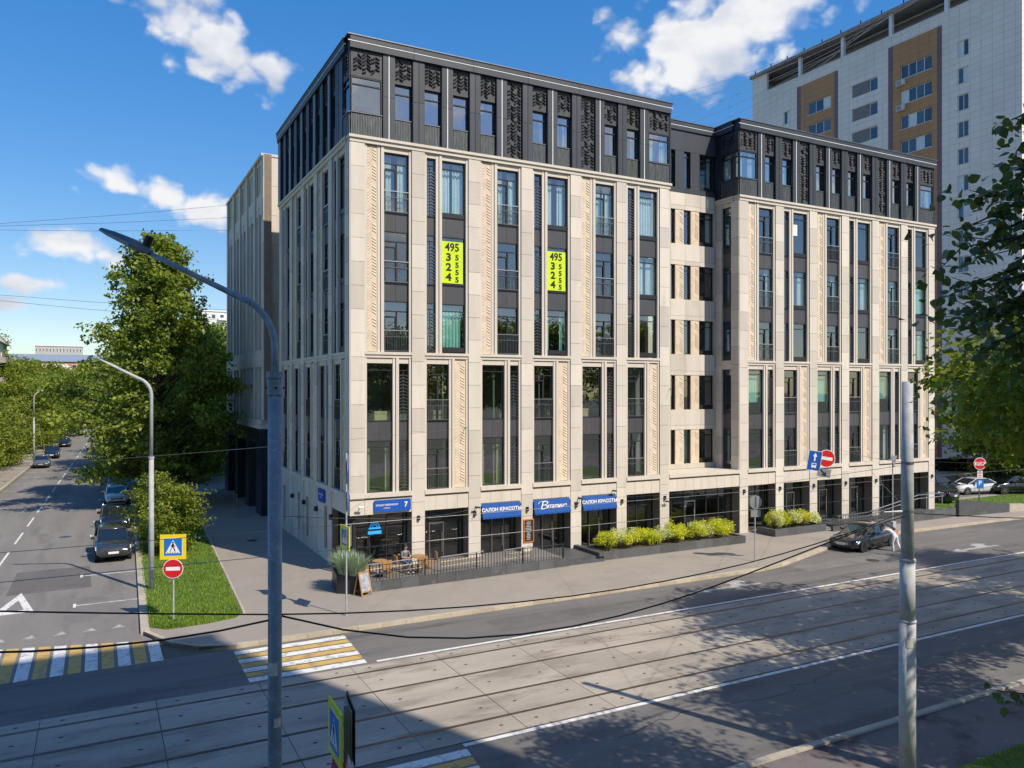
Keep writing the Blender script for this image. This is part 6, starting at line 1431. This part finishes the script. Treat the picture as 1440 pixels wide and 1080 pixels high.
for si, (a, b, m, top) in enumerate(strips):
    zt = top or 51.4; wins = cols.get(si)
    if not wins: pbox('facade_strip', m, -b, -a, -.02 if m is TPUR else .0, .3, .1, zt, TW, FT); 
    else:
        wa, wb, n, hh = wins[0]; lo_ = [sill(i) for i in range(16) if sill(i) > .8]
        if si in (2, 6): lo_ = [z - .0 for z in lo_]
        pbox('facade_strip', m, -b, -wb, 0, .3, .1, zt, TW, FT); pbox('facade_strip', m, -wa, -a, 0, .3, .1, zt, TW, FT)
        edges = sorted(lo_); prev = .1
        for z in edges:
            pbox('facade_strip', m, -wb, -wa, 0, .3, prev, z, TW, FT); prev = z + hh
            k = round((45.85 - z) / 2.94)
            w = wb - wa
            if n:
                mb = MB(); t_ = .07; mb.box(0, w, 0, .1, 0, t_); mb.box(0, w, 0, .1, hh - t_, hh)
                for i in range(n + 1): x = (w - t_) * i / n; mb.box(x, x + t_, 0, .1, t_, hh - t_)
                o = inst('window', cached(('towerframe', round(w, 2), n, hh), lambda: mb, [WFR]), TW, FT @ Matrix.Translation((-wb, .16, z)))
                for i in range(n): pbox('pane', WGL if (i * 7 + k * 3 + si) % 5 else CURT, -wb + (w - t_) * i / n + t_, -wb + (w - t_) * (i + 1) / n, .20, .22, z + t_, z + hh - t_, o, FT)
                pbox('sill', WFR, -wb - .05, -wa + .05, -.08, .14, z - .06, z - .002, o, FT)
            else:
                o = pbox('window', WFR, -wb, -wa, .22, .3, z, z + hh, TW, FT); lm = MB(); [lm.box(.08, w * .66, .0, .06, .08 + .165 * i, .18 + .165 * i) for i in range(9)]
                inst('louvre', cached(('louvre', round(w, 2)), lambda: lm, [LOUV]), o, FT @ Matrix.Translation((-wb, .12, z))); pbox('louvre_back', TRIM, -wb + .08, -wb + w * .66, .19, .215, z + .08, z + hh - .08, o, FT); pbox('pane', WGL, -wb + w * .70, -wa - .08, .18, .20, z + .1, z + hh - .1, o, FT); pbox('pane_frame', WFR, -wb + w * .68, -wa, .205, .218, z, z + hh, o, FT)
            if (si == 2 and k in (0, 1, 4)) or (si == 6 and k in (1,)):
                o = pbox('air_conditioner', ACM, -wb - .25, -wb + .75, -.42, -.06, z - .78, z - .12, TW, FT); pbox('fan_grille', LOUV, -wb - .15, -wb + .40, -.44, -.421, z - .70, z - .20, o, FT)
        pbox('facade_strip', m, -wb, -wa, 0, .3, prev, zt, TW, FT)
    if top: pbox('facade_strip', TGREY, -b, -a, 0, .3, zt, 51.4, TW, FT)
pbox('coping', WFR, -44.8, -7.5, -.06, .35, 51.4, 51.55, TW, FT)
pbox('gallery_back', CONCR, 75.5, 91, 8, 44, 51.55, 54.2, TW); pbox('gallery_end', TGREY, -44.7, -42.0, 0, .4, 51.55, 54.1, TW, FT); pbox('gallery_end', TGREY, 72.0, 92, 44.3, 44.7, 51.55, 54.1, TW)
for y in (36.2, 29.4, 22.6, 15.7, 8.6): pbox('gallery_post', WFR, -y - .2, -y + .2, .02, .42, 51.55, 54.1, TW, FT)
pbox('roof_slab', CONCR, 71.6, 92, 7.4, 44.9, 54.1, 54.5, TW)
for y in np.arange(9, 44, 2.9): pbox('roof_post', TRIM, 71.7, 71.8, y, y + .12, 54.5, 54.95, TW)
for z in (52.3, 53.2): pbox('gallery_beam', CONCR, 73.6, 73.9, 8, 44, z, z + .25, TW)
pbox('plinth', CONCR, -44.7, -7.6, -.15, .0, .1, 1.6, TW, FT); pbox('porch', CONCR, 60, 71.8, 22, 40, 2.9, 3.5, TW)
for (x, y) in ((60.4, 22.4), (60.4, 39.4), (66, 22.4)): pbox('porch_post', CONCR, x, x + .35, y, y + .35, .1, 2.9, TW)
# tower across the road, behind the viewpoint: it throws the big shadow over the crossing
TB = thing('tower_block', 'plain apartment tower across the tram road shading the crossings', 'building', T(-15, -52, .1)); pbox('wall', TGREY, -46, 9.6, -62, -46.3, .08, 43.9, TB)
wm = MB(); gm = MB()
for i in range(14):
    for j in range(18): x = -44.5 + 3.0 * j; z = 1.6 + 2.94 * i; wm.box(x, x + 1.7, -46.32, -46.22, z, z + 1.6); gm.box(x + .1, x + 1.6, -46.24, -46.19, z + .1, z + 1.5)
wm.build('window_frames', WFR, TB, None, False, 'stuff'); gm.build('window_panes', WGL, TB, None, False, 'stuff'); pbox('parapet', CONCR, -46.2, 9.8, -62.2, -46.1, 43.9, 44.3, TB)


def far_block(name, label, x0, x1, y0, y1, h, wallm, floors, nwin, roof=None, sill0=1.5, balc=False, roofm=None):
    t = thing(name, label, 'building', T((x0 + x1) / 2, (y0 + y1) / 2, .1)); pbox('wall', wallm, x0, x1, y0, y1, .0, h, t); fh = (h - 1) / floors
    for face in range(2):
        L_ = x1 - x0 if face == 0 else y1 - y0; n = nwin if face == 0 else max(2, int(nwin * L_ / (x1 - x0)))
        for i in range(floors):
            for j in range(n):
                c = L_ * (j + .5) / n; z = sill0 + fh * i; w = min(1.7, L_ / n * .5)
                if face == 0: o = pbox('window', WFR, x0 + c - w / 2, x0 + c + w / 2, y0 - .08, y0 + .02, z, z + fh * .52, t); pbox('pane', WGL, x0 + c - w / 2 + .12, x0 + c + w / 2 - .12, y0 - .12, y0 - .081, z + .12, z + fh * .52 - .12, o)
                else: o = pbox('window', WFR, x1 - .02, x1 + .08, y0 + c - w / 2, y0 + c + w / 2, z, z + fh * .52, t); pbox('pane', WGL, x1 + .081, x1 + .12, y0 + c - w / 2 + .12, y0 + c + w / 2 - .12, z + .12, z + fh * .52 - .12, o)
            if balc:
                for j in range(0, n, 2): c = L_ * (j + .5) / n; (pbox('balcony', WFR if balc == 1 else CONCR, x0 + c - 1.5, x0 + c + 1.5, y0 - 1.1, y0 - .13, sill0 + fh * i - .6, sill0 + fh * i + .35, t) if face == 0 else pbox('balcony', CONCR, x1 + .13, x1 + 1.1, y0 + c - 1.4, y0 + c + 1.4, sill0 + fh * i - .6, sill0 + fh * i + .3, t))
    if roof: MB().add([(x0 - .6, y0 - .6, h), (x1 + .6, y0 - .6, h), (x1 + .6, y1 + .6, h), (x0 - .6, y1 + .6, h), (x0 + 2, (y0 + y1) / 2, h + roof), (x1 - 2, (y0 + y1) / 2, h + roof)], [(0, 1, 5, 4), (2, 3, 4, 5), (1, 2, 5), (3, 0, 4), (3, 2, 1, 0)]).build('roof', roofm or RAILM, t)
    else: pbox('cornice', WFR if wallm is not TGREY else CONCR, x0 - .35, x1 + .35, y0 - .35, y1 + .35, h, h + .5, t)
    return t


CREAM = mat('cream_plaster', (.66, .61, .52), .85, var=.1); GREYB = mat('pale_panel', (.42, .41, .40), .8, var=.15); BRK = mat('far_brick', (.42, .23, .14), .85, var=.2); WPL = mat('white_plaster', (.72, .72, .72), .8); BLUER = mat('blue_grey_roof', (.22, .27, .34), .5)
far_block('apartment_house', 'white plastered house with projecting cornice at the left edge', -58, -25.2, 108, 124, 17.2, CREAM, 5, 7, 3.0, balc=2, roofm=GREYB)
far_block('apartment_block', 'long pale panel block on the horizon beyond the street', -42, -19, 470, 485, 34, GREYB, 9, 14)
far_block('apartment_block', 'pale panel block peeping beside the linden on the horizon', -12, 40, 520, 540, 33, GREYB, 9, 14)
far_block('brick_building', 'orange brick building under a long blue grey roof beyond the trees', -48, -8, 330, 345, 21.0, BRK, 6, 12, 3.2, roofm=BLUER)
far_block('gabled_house', 'white house with a low gable roof above the street trees', -32, -17.5, 232, 246, 14.6, WPL, 4, 5, 2.8, roofm=CREAM)
far_block('apartment_block', 'white block with stacked balconies behind the linden', 24, 52, 285, 300, 40, WPL, 12, 9, balc=1)
far_block('apartment_block', 'grey block hidden among trees left of the street', -75, -45, 150, 170, 16, GREYB, 5, 9, 3)
far_block('apartment_house', 'cream house behind the bushes on the left side', -62, -34, 56, 96, 9, CREAM, 3, 6, 2.5, roofm=GREYB)
